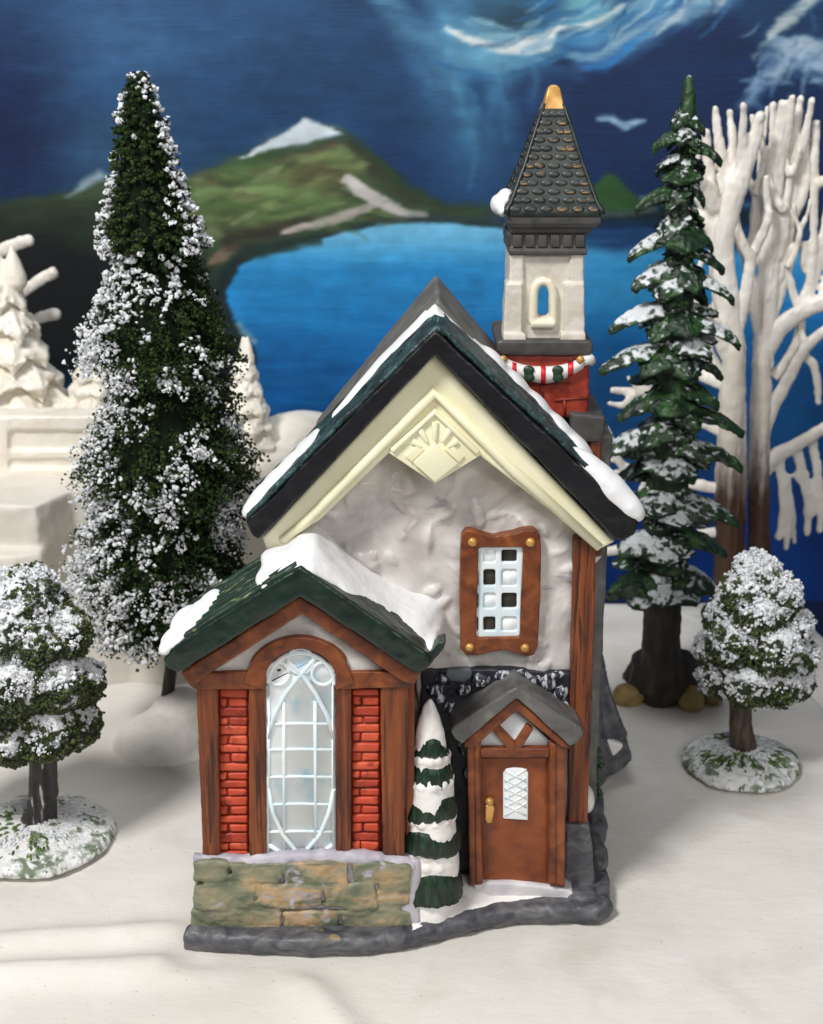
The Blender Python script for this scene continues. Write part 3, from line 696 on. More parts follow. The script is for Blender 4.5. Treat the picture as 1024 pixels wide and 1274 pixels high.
# rear grey roof
mb = MB()
A = P(542, 341, 9.2); Lq = P(395, 521, 9.2); Rq = (A[0]+4.6, 9.2, A[2]-5.35)
th = .9
pts = [(A[0], 4.3, A[2]), (Rq[0], 4.3, Rq[2]), (Rq[0]-.5, 4.3, Rq[2]-th), (A[0], 4.3, A[2]-th*1.5), (Lq[0]+.35, 4.3, Lq[2]-th*.8), (Lq[0]-.1, 4.3, Lq[2]-.35), (Lq[0], 4.3, Lq[2])]
mb.prism(pts, 5.0)
mb.build('rear_roof', mt['grey'], church, remesh=.1, smooth=3, disp=(('CLOUDS', 1.2, .08),))

# ---- cream gable trim
mb = MB()
mb.pp([(326, 670), (541, 440), (760, 670), (766, 674), (746, 684), (598, 568), (541, 514), (482, 566), (400, 646), (372, 664), (340, 694), (333, 688)], 1.75, 1.3)
mb.build('gable_trim', mt['cream'], church, remesh=.055, smooth=2)
mb = MB()
mb.tube(px3([(350, 672), (380, 650), (540, 489), (640, 586), (746, 681)], 1.72), [.13, .19, .2, .2, .15], 12)
mb.build('gable_moulding', mt['cream'], church)
mb = MB()
D = [(483, 563), (541, 508), (599, 566), (541, 602)]
mb.pp(D, 1.68, .9)
mb.tube(px3([(488, 561), (541, 513), (594, 563)], 1.66), .11, 10)
mb.build('keystone', mt['cream'], church, bevel=.09)
ks = MB()
ks.pp([(514, 576), (541, 552), (570, 577), (541, 600)], 1.50, .5)
ks.pp([(504, 568), (521, 552), (528, 559), (512, 575)], 1.60, .3); ks.pp([(578, 568), (560, 552), (553, 559), (571, 576)], 1.60, .3)
for a in (-58, -30, 0, 30, 58):
    c = P(541, 566, 1.62); r0, r1 = .50, 1.10-.25*abs(a)/64
    p0 = (c[0]+math.sin(math.radians(a))*r0, 1.60, c[2]+math.cos(math.radians(a))*r0); p1 = (c[0]+math.sin(math.radians(a))*r1, 1.64, c[2]+math.cos(math.radians(a))*r1)
    ks.tube([p0, p1], [.06, .12], 8, flat=.4)
ks.build('sunburst', mt['cream'], church, bevel=.05)

# ---- upstairs window
win = [(574, 668), (579, 660.5), (586, 659), (596, 663), (613, 667.5), (639, 664.5), (654, 659), (665, 660), (672.5, 667), (674, 690), (672.5, 746), (669.5, 804), (665, 815), (656, 817.5), (646, 814.5), (629, 809), (612, 811.5), (594, 816), (581, 816), (573, 808), (571.5, 740)]
inn = [(595.5, 680), (651.5, 679), (648, 745), (646.5, 795), (592.5, 796), (594, 740)]
Yf = 2.38
mb = MB()
# frame as four broad bars following the scrolled outline
mb.pp([(574, 668), (579, 660.5), (586, 659), (596, 663), (613, 667.5), (639, 664.5), (654, 659), (665, 660), (672.5, 667), (673, 690), (651.5, 681), (595.5, 682), (573, 690)], Yf, .55)
mb.pp([(573, 780), (592.5, 794), (646.5, 793), (670.5, 780), (669.5, 804), (665, 815), (656, 817.5), (646, 814.5), (629, 809), (612, 811.5), (594, 816), (581, 816), (573, 808)], Yf, .55)
mb.pp([(573, 680), (596, 676), (594, 740), (592.5, 800), (573, 795), (571.5, 740)], Yf, .55)
mb.pp([(651.5, 676), (673.5, 676), (673.5, 700), (672.5, 746), (670, 795), (646.5, 800), (648, 745)], Yf, .55)
wf = mb.build('window', mt['beam'], church, remesh=.045, smooth=5)
mb = MB()
for x, y in [(588, 674.5), (660, 675), (584.5, 806), (653.5, 806.5)]:
    c = P(x, y, Yf-.02); mb.ell(c, (.165, .13, .165), 14, 10)
    mb.build('stud', mt['gold'], wf); mb = MB()
mb = MB()
cols = [(595, 601.5), (616.5, 624), (643, 652)]; rws = [(678, 684), (699.5, 709), (729, 738), (757, 768), (785, 797)]
for a, b_ in cols: mb.pbox(a, 677, b_, 798, 2.52, .34)
for a, b_ in rws: mb.pbox(592, a, 652, b_, 2.53, .3)
pan = [(609, 692, 0), (633.5, 692, 1), (608.5, 719, 1), (633.5, 719, 0), (608, 747.5, 0), (633, 747.5, 1), (607.5, 777, 1), (632.5, 777, 0)]
mb.build('lattice', mt['panebar'], wf, remesh=.035, smooth=4)
mbp = MB(); mbh = MB()
for x, y, hole in pan:
    if hole: mbh.pbox(x-10, y-11, x+11, y+11, 2.66, .05)
    else: mbp.pbox(x-10, y-11, x+11, y+11, 2.60, .1)
mbp.build('pane', mt['pane'], wf); mbh.build('opening', mt['hole'], wf)

# ---- dark stone band and wall beside the door
mb = MB(); mb.pp([(524, 834), (640, 833), (712, 837), (712, 900), (600, 1010), (596, 1108), (520, 1112)], 2.52, .5)
sb = mb.build('stone_band', mt['navyback'], church, remesh=.07, smooth=3, disp=(('CLOUDS', .6, .14),))
mb = MB()
for x, y, a, b_ in [(540, 858, 11, 9), (552, 846, 12, 8), (546, 870, 9, 7), (576, 858, 11, 8), (598, 846, 13, 10), (606, 864, 10, 9), (628, 842, 14, 8), (652, 840, 12, 7), (664, 846, 11, 8), (682, 850, 12, 9), (678, 868, 10, 9), (698, 862, 9, 12), (690, 840, 14, 6), (703, 880, 7, 10), (586, 874, 9, 7), (560, 880, 10, 8), (576, 930, 8, 12), (570, 900, 9, 12), (584, 960, 8, 12), (590, 990, 7, 12), (588, 1030, 7, 14), (590, 1070, 7, 16)]:
    c = P(x, y, 2.5); mb.ell((c[0], 2.5, c[2]), (a/38, .17, b_/36), 12, 8, rot=Matrix.Rotation(random.uniform(-.5, .5), 3, 'Y'))
mb.build('field_stones', mt['navy'], church, remesh=.05, smooth=1, disp=(('CLOUDS', .3, .1),))
mb = MB(); mb.pp([(555, 836), (561, 833), (584, 832), (588, 836), (586, 844), (578, 850), (560, 848), (554, 842)], 2.34, .3)
mb.build('flat_stone', mt['bluestone'], church, bevel=.08)

# ---- corner post and pier on the right
mb = MB(); mb.pp([(714, 672), (721, 668), (738, 671), (742, 676), (740, 760), (736, 900), (731, 1029), (722, 1032), (707, 1031), (708, 930), (711, 800)], 2.35, 1.0)
mb.build('corner_post', mt['wood'], church, remesh=.055, smooth=4, disp=(('CLOUDS', .5, .05),))
mb = MB(); mb.pp([(703, 1026), (733, 1026), (738, 1060), (741, 1122), (702, 1122)], 2.2, 1.4)
mb.build('stone_pier', mt['kerb'], church, remesh=.07, smooth=4, disp=(('CLOUDS', .8, .16),))

# ---- porch
mb = MB()
mb.pp([(560, 910), (566, 920), (575, 926), (643, 869), (709, 929), (719, 923), (726, 913), (722, 905), (652, 860), (643, 855), (634, 860), (566, 903)], 1.05, 1.8)
porch = mb.build('porch', mt['porchgrey'], church, remesh=.06, smooth=4, disp=(('CLOUDS', .9, .1),))
mb = MB()
mb.pp([(577, 924), (643, 868), (708, 927), (710, 933), (698, 930), (643, 885), (588, 932), (577, 930)], 1.22, .9)
mb.build('rafter', mt['beam'], porch, remesh=.045, smooth=3)
for q in ([(581, 926), (599, 920), (599, 1101), (584, 1103)], [(682.5, 920), (704, 926), (703, 1105), (682, 1101)]):
    mb = MB(); mb.pp(q, 1.45, 1.2); mb.build('door_post', mt['beam'], porch, remesh=.045, smooth=3)
mb = MB()
for q in ([(590, 922), (596.5, 925), (601, 1101), (592, 1102)], [(684, 925), (692, 925), (692, 1101), (684, 1101)]):
    mb.pp(q, 1.36, .3)
mb.build('post_moulding', mt['beam'], porch, bevel=.06)
mb = MB(); mb.pp([(597, 931), (684, 931), (684, 943.5), (597, 943.5)], 1.42, .8)
mb.build('transom_bar', mt['beam'], porch, bevel=.07)
mb = MB(); mb.pp([(607, 902), (615, 898), (642, 926), (640, 936), (632, 934)], 1.40, .5); mb.pp([(656, 902), (664, 908), (646, 936), (636, 934), (640, 926)], 1.43, .5)
mb.build('strut', mt['beam'], porch, bevel=.05)
mb = MB(); mb.pp([(596, 935), (596, 922), (643, 884), (684, 922), (684, 935)], 1.66, .2)
mb.build('transom_pane', mt['pane'], porch)
mb = MB()
mb.pp([(596, 943), (686, 943), (686, 1104), (596, 1104)], 1.72, .5)
door = mb.build('door', mt['door'], church, bevel=.05)
mb = MB(); mb.pp([(626, 962), (630, 957), (640, 955.5), (652, 956.5), (657.5, 961), (657, 1021), (626, 1019)], 1.655, .2)
dp = mb.build('door_pane', mt['pane'], door, bevel=.05)
mb = MB()
for i in range(5):
    y = 965+i*10.5
    mb.tube(px3([(628, y+8), (655, y-8)], 1.655), .035, 6); mb.tube(px3([(628, y-6), (655, y+8)], 1.65), .035, 6)
mb.build('door_lattice', mt['panebar'], door)
mb = MB()
c = P(609, 997, 1.6); mb.ell(c, (.16, .15, .15), 14, 10)
mb.pp([(604.5, 1003), (614, 1003), (615.5, 1006), (612, 1024), (606, 1025), (604, 1020)], 1.5, .25)
mb.build('handle', mt['gold'], door, remesh=.022, smooth=4)

# ---- snowy fir beside the door
fx, fy = P(538, 1000, .9)[0]-.10, .92
def fz(y): return P(541, y, .75)[2]
bw = MB()
prof = [(872, 2), (880, 7), (895, 13), (912, 18), (928, 20), (945, 24), (962, 27), (975, 29), (995, 32), (1014, 33), (1030, 36), (1048, 36), (1066, 38), (1085, 37), (1105, 35), (1140, 38)]
pr = [(r*1.08/39.3, fz(y)-fz(1140)) for y, r in reversed(prof)]
bw.lathe(pr, (fx, fy, fz(1140)), 40, lambda a, r, z: (r*(1+.06*math.sin(3*a+z*1.3)), z))
for y, r in [(932, 20), (962, 25), (1005, 30), (1045, 32), (1090, 33)]:        # snow cushions between the boughs
    for k in range(12):
        a = 2*PI*k/12+y; bw.ell((fx+math.cos(a)*r/39.3*.98, fy+math.sin(a)*r/39.3*.98, fz(y+ (9 if y != 1090 else -24))), (.26, .26, .24), 10, 6)
fir = bw.build('snowy_fir', mt['firsnow'], church, remesh=.05, smooth=4, disp=(('CLOUDS', .6, .10),))
for y0, y1, r0, r1 in [(915, 938, 20, 26), (944, 970, 26, 31), (984, 1013, 32, 38), (1021, 1053, 37, 43), (1070, 1113, 39, 46)]:
    mb = MB(); n = 72; ph = random.random()*6
    def fn(a, r, z, y0=y0, y1=y1, ph=ph):
        h = fz(y0)-fz(y1); t = z/h
        return (r+.03*math.sin(17*a+ph)*(1-t)+.02*math.sin(29*a+ph*2)*(1-t), z+(.10*math.sin(2*a+ph)+.025*math.sin(9*a+ph)) * (1-t)+.08*math.sin(3*a+ph+1)*t)
    h = fz(y0)-fz(y1)
    mb.lathe([(r1/39.3*.75, .05*h), (r1/39.3*.98, 0), (r1/39.3*1.03, .15*h), (r0/39.3*1.12, .55*h), (r0/39.3*1.02, .85*h), (r0/39.3*.8, h)], (fx, fy, fz(y1)), n, fn)
    mb.build('bough', mt['bough'], fir)

# ---- wing: posts, bricks, lintel, arch, window, gable
Yw = 0.0
for pts, d in (([(244, 856), (271, 856), (274, 1062), (268, 1066), (252, 1064)], 1.0), ([(309, 856), (331, 856), (332, 1062), (310, 1066)], .7),
               ([(417, 856), (437, 856), (437, 1064), (418, 1060)], .7), ([(473, 856), (509, 852), (503, 1066), (476, 1064)], 1.5)):
    mb = MB(); mb.pp(pts, Yw-.06, d)
    mb.build('post', mt['wood'], church, remesh=.05, smooth=4, disp=(('CLOUDS', .45, .05),))
mb = MB(); mb.box(-5.9, .0, .5, 5.5, 3.0, 10.4); mb.box(-.2, .10, .3, 2.7, 2.6, 10.2)
mb.build('wing_wall', mt['door'], church, bevel=.05)
for x0, x1 in ((270, 311), (435, 475)):
    mb = MB(); mb.pbox(x0, 852, x1, 1068, Yw+.26, .4); bp_ = mb.build('brick_panel', mt['mortar'], church)
    mb = MB(); y = 857; k = 0
    while y < 1066:
        h = random.uniform(9.0, 12.5) if k % 2 else random.uniform(10, 13); xs_ = [x0+2.5, x1-2.5]
        if k % 2: xs_ = [x0+2.5, x0+random.uniform(12, 17), x1-2.5]
        for a, b_ in zip(xs_[:-1], xs_[1:]):
            j = lambda s=1.0: random.uniform(-s, s)
            mb.pp([(a+.8+j(), y+.8+j(.8)), (b_-.8+j(), y+.8+j(.8)), (b_-.8+j(), y+h-1+j(.8)), (a+.8+j(), y+h-1+j(.8))], Yw+.17+j(.03), .3)
        y += h; k += 1
    mb.build('bricks', mt['brick'], bp_, bevel=.075)
for q in ([(229, 845), (242, 838), (300, 836), (331, 838), (331, 858), (242, 859)], [(417, 838), (440, 836), (505, 836), (514, 842), (509, 856), (417, 858)]):
    mb = MB(); mb.pp(q, Yw-.16, .9); mb.build('lintel', mt['beam'], church, remesh=.05, smooth=3)
# arch
def arc_pts(cx, cy, rx, ry, n=22, a0=PI, a1=0): return [(cx+rx*math.cos(a0+(a1-a0)*i/n), cy-ry*math.sin(a0+(a1-a0)*i/n)) for i in range(n+1)]
o_ = arc_pts(372, 846, 67, 53); i_ = arc_pts(374, 848, 44, 40)
o_ = [(303, 850), (306, 838), (314, 824)]+[q for q in o_ if q[1] < 828]+[(430, 826), (437, 838), (441, 850)]
mb = MB()
n = 26
def resamp(p, n):
    L_ = [0]
    for a, b_ in zip(p[:-1], p[1:]): L_.append(L_[-1]+math.hypot(a[0]-b_[0], a[1]-b_[1]))
    t = np.linspace(0, L_[-1], n)
    return list(zip(np.interp(t, L_, [q[0] for q in p]), np.interp(t, L_, [q[1] for q in p])))
oo, ii = resamp(o_, n), resamp([(330, 860)]+i_+[(418, 860)], n)
for k in range(n-1):
    mb.pp([oo[k], oo[k+1], ii[k+1], ii[k]], Yw-.24, .75)
mb.build('arch', mt['beam'], church, remesh=.045, smooth=5)
mb = MB()
oi = resamp([(250, 852), (250, 843), (374, 760), (494, 843), (494, 852)], n); oj = resamp([(310, 852)]+arc_pts(374, 848, 56, 46)+[(436, 852)], n)
for k in range(n-1): mb.pp([oi[k], oi[k+1], oj[k+1], oj[k]], Yw+.02, .5)
mb.build('gable_infill', mt['stucco'], church, remesh=.06, smooth=2, disp=(('CLOUDS', .7, .12),))
mb = MB(); mb.pp([(224, 838), (374, 742), (522, 838), (516, 853), (500, 848), (376, 764), (256, 842), (238, 856)], Yw-.42, 1.0)
mb.build('rafter', mt['beam'], church, remesh=.05, smooth=3, disp=(('CLOUDS', .6, .05),))
# arched window
mb = MB()
wp = [(331, 1064)]+[(331, 850)]+arc_pts(374.5, 852, 43.5, 42)+[(417, 850), (417, 1062), (374, 1068)]
mb.pp(wp, Yw+.12, .4)
aw = mb.build('arched_window', mt['pane'], church)
mb = MB()
Yl = Yw+.10
for x in (353, 392): mb.tube(px3([(x, 872), (x+.5, 960), (x+.5, 1060)], Yl), .065, 8)
for y in (900, 932, 966, 1000, 1034): mb.tube(px3([(332, y+1), (374, y), (417, y+1)], Yl), .055, 8)
mb.tube(px3([(334, 918), (342, 888), (356, 862), (372, 842), (386, 826), (392, 818)], Yl-.01), .08, 10)
mb.tube(px3([(415, 918), (406, 888), (392, 862), (378, 842), (362, 826), (356, 818)], Yl-.01), .08, 10)
mb.tube(px3([(333, 980), (340, 1012), (352, 1038), (366, 1056), (374, 1062)], Yl-.01), .08, 10)
mb.tube(px3([(416, 980), (409, 1012), (398, 1038), (383, 1056), (374, 1062)], Yl-.01), .08, 10)
mb.tube(px3([(333, 1050), (345, 1058), (358, 1062)], Yl), .08, 8); mb.tube(px3([(415, 1050), (404, 1058), (390, 1062)], Yl), .08, 8)
for cx, cy, r in ((346, 838, 14), (402, 838, 14), (374, 822, 16)):
    mb.tube(px3([(cx+r*math.cos(a), cy+r*math.sin(a)) for a in np.linspace(0, 2*PI, 22)], Yl-.01), .065, 8)
mb.tube(px3([(332.5, 1062), (332.5, 850)]+arc_pts(374.5, 852, 42, 40)+[(416, 850), (415.5, 1060)], Yl), .09, 8)
mb.build('tracery', mt['panebar'], aw)
mb = MB(); c = P(347, 834, Yl)
mb.ell((c[0], Yw+.12, c[2]), (.07, .03, .045)); mb.build('chip', mt['hole'], aw)

# ---- wing roof
Yr = -.9
mb = MB()
mb.pp([(202, 822), (207, 832), (222, 838), (374, 743), (520, 840), (530, 834), (537, 822), (530, 812), (380, 710), (374, 706), (367, 709), (212, 807)], Yr, 4.0)
# short slope: the left half stops under the main eave
wr = mb.build('wing_roof', mt['greenface'], church, remesh=.06, smooth=3, disp=(('CLOUDS', .7, .10),))
WA, WL, WR = P(374, 707, Yr), P(205, 815, Yr), P(534, 815, Yr)
def wslope(t, side, lift=0.0):
    e = WL if side < 0 else WR
    dx, dz = e[0]-WA[0], e[2]-WA[2]; n_ = math.hypot(dx, dz)
    return WA[0]+dx*t+(abs(dz)/n_)*lift*(-1 if side < 0 else 1), WA[2]+dz*t+abs(dx)/n_*lift
mb = MB()
for i in range(10):
    Y = -.5+i*.34
    q = []
    for t in np.linspace(.02, .97, 12):
        x, z = wslope(t, -1, .03+.03*mn.noise((t*6, Y*3, 0))); q.append((x, Y+.05*mn.noise((t*3, i, 5)), z))
    mb.tube(q, [.155]*11+[.1], 8)
mb.build('shingles', mt['green'], wr)
# snow at the left eave of the wing
mb = MB()
for t, Y, a, b_, c_ in [(.985, -.55, .30, .42, .22), (.93, -.2, .6, .7, .32), (.86, .3, .65, .9, .34), (.78, .9, .6, .9, .30), (.72, 1.5, .45, .8, .24), (.9, 1.2, .6, .9, .3)]:
    x, z = wslope(t, -1, .10); mb.ell((x, Y, z), (a, b_, c_), rot=Matrix.Rotation(math.radians(-33), 3, 'Y'))
mb.build('eave_snow', mt['snow'], wr, remesh=.055, smooth=12, disp=(('CLOUDS', .6, .1),))
# snow drift lying over the right slope, rising up the wall
frt = resamp([(322, 742), (334, 734), (347, 722), (356, 714), (372, 703), (392, 712), (420, 733), (437, 748), (452, 764), (470, 778), (486, 792), (505, 806), (526, 815), (540, 812)], 40)
bck = resamp([(326, 712), (335, 696), (350, 680), (374, 660), (394, 654), (410, 672), (432, 694), (456, 712), (486, 729), (515, 740), (540, 746), (552, 754), (558, 768), (558, 778)], 40)
rows = []
for j, s_ in enumerate(np.linspace(0, 1, 16)):
    rows.append([])
    for k in range(40):
        a = P(*frt[k], Yr+.12); a = (a[0], a[1]+(.45 if k > 12 else .1)*min(1, abs(k-12)/6)+.12*mn.noise((k*.5, 1, 1)), a[2]); b_ = P(*bck[k], 2.86); b_ = (b_[0], 3.25, b_[2]+.04)
        h = .12*math.sin(PI*min(s_*1.0, 1))**.8*(1 if 3 < k < 37 else .5)
        q = lerp(a, b_, s_)
        edge_ = .12*(1-abs(2*s_-1)**6)
        rows[-1].append((q[0], q[1], q[2]+h+edge_+.05*mn.noise((q[0]*1.2, q[1]*1.2, 3))))
mb = MB(); mb.shell(rows, .30)
mb.ell(P(352, 694, 1.3), (.75, 1.5, .30)); mb.ell(P(338, 718, .3), (.55, 1.1, .24)); mb.ell(P(420, 712, 1.6), (.9, 1.2, .3), rot=Matrix.Rotation(math.radians(38), 3, 'Y')); mb.ell(P(400, 684, 2.3), (.8, .9, .5), rot=Matrix.Rotation(math.radians(42), 3, 'Y'))
mb.build('roof_snow', mt['snow'], wr, remesh=.07, smooth=22, disp=(('CLOUDS', 1.0, .10),))
mb = MB(); mb.pp([(528, 822), (546, 800), (556, 797), (552, 808), (540, 822), (532, 832)], -.5, .7)
mb.build('eave_end', mt['greenface'], wr, remesh=.05, smooth=2)

# ---- steeple
TX0, TX1 = 3.15, 6.55
mb = MB()
mb.prism([(3.5, 6.7, .6), (7.25, 6.7, .6), (7.25, 6.7, 16.6), (3.5, 6.7, 16.6)], 3.8)
tower = mb.build('tower', mt['porchgrey'], church, remesh=.12, smooth=3, disp=(('CLOUDS', 1.2, .16),))
mb = MB(); mb.pp([(622, 440), (733, 440), (733, 520), (622, 520)], 6.6, 3.2)
tb = mb.build('brick_base', mt['towerbrick'], tower, remesh=.07, smooth=4, disp=(('CLOUDS', .8, .14),))
mb = MB()
for pts in ([(656, 479), (684, 477), (709, 476)], [(690, 498), (712, 496), (731, 495)], [(674, 478), (675, 498)], [(652, 500), (680, 499)], [(712, 455), (733, 452)], [(702, 497), (703, 518)]):
    mb.tube([(x, 6.58, z) for x, _, z in px3(pts, 6.6)], .05, 6)
mb.build('mortar_line', mt['mortar'], tb)
mb = MB()
mb.pp([(708, 513), (752, 518), (755, 524), (752, 540), (748, 551), (712, 551)], 6.3, 3.4)
mb.build('shoulder', mt['darkgrey'], tower, remesh=.08, smooth=4)
mb = MB(); mb.pp([(733, 549), (749, 549), (749, 690), (733, 690)], 6.45, .8); mb.build('tower_post', mt['wood'], tower, bevel=.1)
mb = MB(); mb.pp([(618, 426), (624, 423), (732, 423), (738, 427), (739, 438), (733, 443), (624, 443), (618, 438)], 6.35, 3.7)
mb.build('ledge', mt['darkgrey'], tower, remesh=.06, smooth=5)
# shaft with an opening right through
mb = MB()
Ys = 6.75
for q in ([(634, 312), (669, 312), (669, 425), (632, 425)], [(682.5, 312), (726, 312), (727, 425), (682.5, 425)], [(665, 312), (687, 312), (687, 356), (665, 356)], [(665, 393), (687, 393), (687, 425), (665, 425)]):
    mb.pp(q, Ys, .4)
x0, x1 = P(634, 350, Ys)[0], P(726, 350, Ys)[0]; z0, z1 = P(640, 425, Ys)[2], P(640, 312, Ys)[2]
mb.box(x0, x0+.4, Ys, Ys+2.7, z0, z1); mb.box(x1-.4, x1, Ys, Ys+2.7, z0, z1)
mb.box(x0, x0+.75, Ys+2.4, Ys+2.75, z0, z1); mb.box(x1-.75, x1, Ys+2.4, Ys+2.75, z0, z1); mb.box(x0, x1, Ys+2.4, Ys+2.75, z1-.6, z1)
for q in ([(634, 312), (652, 312), (652, 360), (633, 360)], [(709, 312), (726.5, 312), (727, 360), (709, 360)]): mb.pp(q, Ys-.14, .5)
for q in ([(629, 353), (650, 353), (650, 424), (626, 424)], [(703, 353), (727, 353), (728, 424), (702, 424)]): mb.pp(q, Ys-.26, 1.0)
for q in ([(626, 415), (654, 415), (655, 425), (626, 425)], [(698, 415), (729, 415), (729, 425), (697, 425)]): mb.pp(q, Ys-.32, 1.0)
mb.build('shaft', mt['towerwhite'], tower, remesh=.05, smooth=3, disp=(('CLOUDS', .5, .06),))
mb = MB()
ring = [(663, 401), (664, 366), (665.5, 358), (669.5, 352), (676, 349.5), (682.5, 352), (686.5, 358), (688.5, 366), (689, 401)]
mb.tube(px3(ring+[ring[0]], Ys-.08), .165, 10); mb.tube(px3([(660, 402), (690, 402)], Ys-.08), .2, 10)
mb.build('window_frame', mt['creamwhite'], tower, remesh=.04, smooth=4)
mb = MB()
for y0, y1, xa, xb, Yc, dep in ((270, 279, 631, 748, 6.25, 3.7), (278, 284, 633, 745, 6.32, 3.6), (283, 290, 635, 736, 6.5, 3.2), (288, 312, 635.5, 729, 6.62, 3.0), (310, 318, 633, 731, 6.5, 3.2)):
    mb.pbox(xa, y0, xb, y1, Yc, dep)
cor = mb.build('cornice', mt['darkgrey'], tower, remesh=.05, smooth=3)
mb = MB()
for i in range(6): mb.pbox(638+i*15.6, 292, 650+i*15.6, 308, 6.52, .3)
for i in range(6):
    Yq = 6.9+i*.5; mb.box(P(635, 300, 6.62)[0]-.07, P(635, 300, 6.62)[0]+.2, Yq, Yq+.38, P(640, 308, 6.6)[2], P(640, 292, 6.6)[2])
mb.build('dentil', mt['darkgrey'], cor, bevel=.05)
# pyramid
Ye = 6.15; ap = P(689, 112, 7.95)
e0, e1 = P(630, 269, Ye), P(749.5, 266, Ye); zb = e0[2]
hx = (e1[0]-e0[0])/2; cx_ = (e0[0]+e1[0])/2; cy_ = Ye+hx*1.02
apx = (cx_+.02, cy_, P(689, 110, cy_)[2]+.1)
def pyr(hs, z): return [(cx_-hs, cy_-hs, z), (cx_+hs, cy_-hs, z), (cx_+hs, cy_+hs, z), (cx_-hs, cy_+hs, z)]
H = apx[2]-zb
mb = MB()
lv = [(hx*.97, -.06), (hx, .05), (hx*.985, .22), (hx*.90, .42), (hx*.60, H*.40), (hx*.33, H*.72), (hx*.19, H*.86)]
mb.grid([pyr(h_, zb+z_) for h_, z_ in lv], 0, True)
mb.f += [(3, 2, 1, 0), tuple(len(mb.v)-4+i for i in range(4))]; mb.m += [0, 0]
sp = mb.build('spire', mt['spire'], tower, remesh=.05, smooth=2)
mb = MB()
for face in range(4):
    R_ = Matrix.Rotation(face*PI/2, 3, 'Z')
    for r in range(12):
        t = (r+.6)/12.4*.82; hw = np.interp(t*H, [0, .22, .42, H*.40, H*.72, H*.86], [hx, hx*.985, hx*.90, hx*.60, hx*.33, hx*.19])
        z_ = zb+t*H+.06; n_ = max(1, int(round(hw*2/.50))); off_ = .5 if r % 2 else 0
        for k in range(n_+(1 if off_ else 0)):
            u = (k+.5-off_)/n_*2-1
            if abs(u) > 1-.9/n_: u = (1-.9/n_)*math.copysign(1, u)
            wq = min(.225, hw/n_*.86)
            tilt = R_ @ Matrix.Rotation(math.radians(-16), 3, 'X')
            q_ = R_ @ Vector((u*hw, -hw+.012, 0))
            gold = random.random() < .30+.12*(1 if u > 0 else 0)-.3*abs(t-.45)
            mb.ell((cx_+q_.x, cy_+q_.y, z_), (wq, .05, .115), 12, 8, rot=tilt)
            if gold:
                q_ = R_ @ Vector((u*hw, -hw-.008, 0)); mb.ell((cx_+q_.x, cy_+q_.y, z_-.035), (wq*.72, .05, .05), 12, 8, rot=tilt, m=1)
mb.build('tile', [mt['tile'], mt['goldlip']], sp)
mb = MB()
for i in range(4):
    a = [Vector(pyr(h_, zb+z_)[i]) for h_, z_ in lv[1:]]
    mb.tube(a, [.11, .1, .08, .07, .06, .05], 8)
mb.build('hip_ridge', mt['spire'], sp)
mb = MB()
g = [(hx*.235, H*.80), (hx*.225, H*.83), (hx*.175, H*.91), (hx*.125, H*.98), (hx*.06, H*1.005)]
mb.grid([pyr(h_, zb+z_) for h_, z_ in g], 0, True); mb.f += [(3, 2, 1, 0), tuple(len(mb.v)-4+i for i in range(4))]; mb.m += [0, 0]
mb.build('gold_tip', mt['gold'], sp, bevel=.05)
mb = MB()
mb.ell((cx_-hx-.12, cy_+.2, zb+.18), (.34, .95, .36)); mb.ell((cx_-hx+.1, cy_+.3, zb+.42), (.3, .9, .3)); mb.ell((cx_-hx-.05, cy_-.5, zb+.05), (.2, .4, .22))
mb.build('eave_snow', mt['snow'], sp, remesh=.06, smooth=3)
# garland banner with stripes and leaves
def gy(x):                                    # swag centre line
    u = (x-676)/52; return 467-17*u*u
def swag(x0, x1, Y, thick, wtop, wbot, n=26):
    rows = []
    for x in np.linspace(x0, x1, n):
        u = abs(x-676)/52; hw = 10.5-3.5*u
        rows.append([P(x, gy(x)-hw*wtop, Y), P(x, gy(x)-hw*wtop*.5, Y-.1), P(x, gy(x), Y-.14), P(x, gy(x)+hw*wbot*.5, Y-.1), P(x, gy(x)+hw*wbot, Y)])
    return rows
mb = MB(); Yg = 6.40
rows = swag(624, 726, Yg, .1, 1, 1)
back = [[(x, y+.25, z) for x, y, z in r] for r in rows]
mb.grid([f+b_[::-1] for f, b_ in zip(rows, back)], 0, True); n0 = len(mb.v); mb.f += [tuple(range(9, -1, -1)), tuple(range(n0-10, n0))]; mb.m += [0, 0]
mb.tube(px3([(724, 449), (733, 446)], 6.5)+[P(735, 449, 6.8)], [.22, .22, .2], 8)
gar = mb.build('garland', mt['banner'], tower)
for xc, wd, mat_, k in ((640, 2.6, 'redstripe', .98), (676, 3.0, 'redstripe', 1.02), (710, 3.4, 'redstripe', 1.0)):
    mb = MB(); rows = swag(xc-wd, xc+wd, Yg-.02, .1, k, k, 4); back = [[(x, y+.2, z) for x, y, z in r] for r in rows]
    mb.grid([f+b_[::-1] for f, b_ in zip(rows, back)], 0, True); n0 = len(mb.v); mb.f += [tuple(range(9, -1, -1)), tuple(range(n0-10, n0))]; mb.m += [0, 0]
    mb.build('stripe', mt[mat_], gar)
for xc in (658, 694):
    mb = MB()
    y = gy(xc); mb.ell(P(xc, y-4.5, Yg-.13), (.21, .1, .17)); mb.ell(P(xc+.5, y+5, Yg-.13), (.2, .1, .18)); mb.ell(P(xc-1, y, Yg-.13), (.15, .09, .16))
    mb.build('leaf', mt['leaf'], gar, remesh=.03, smooth=2)
for xc, yc in ((626, 447), (722, 447.5)):
    mb = MB(); mb.ell(P(xc, yc, Yg-.1), (.145, .13, .145)); mb.build('knob', mt['gold'], gar)

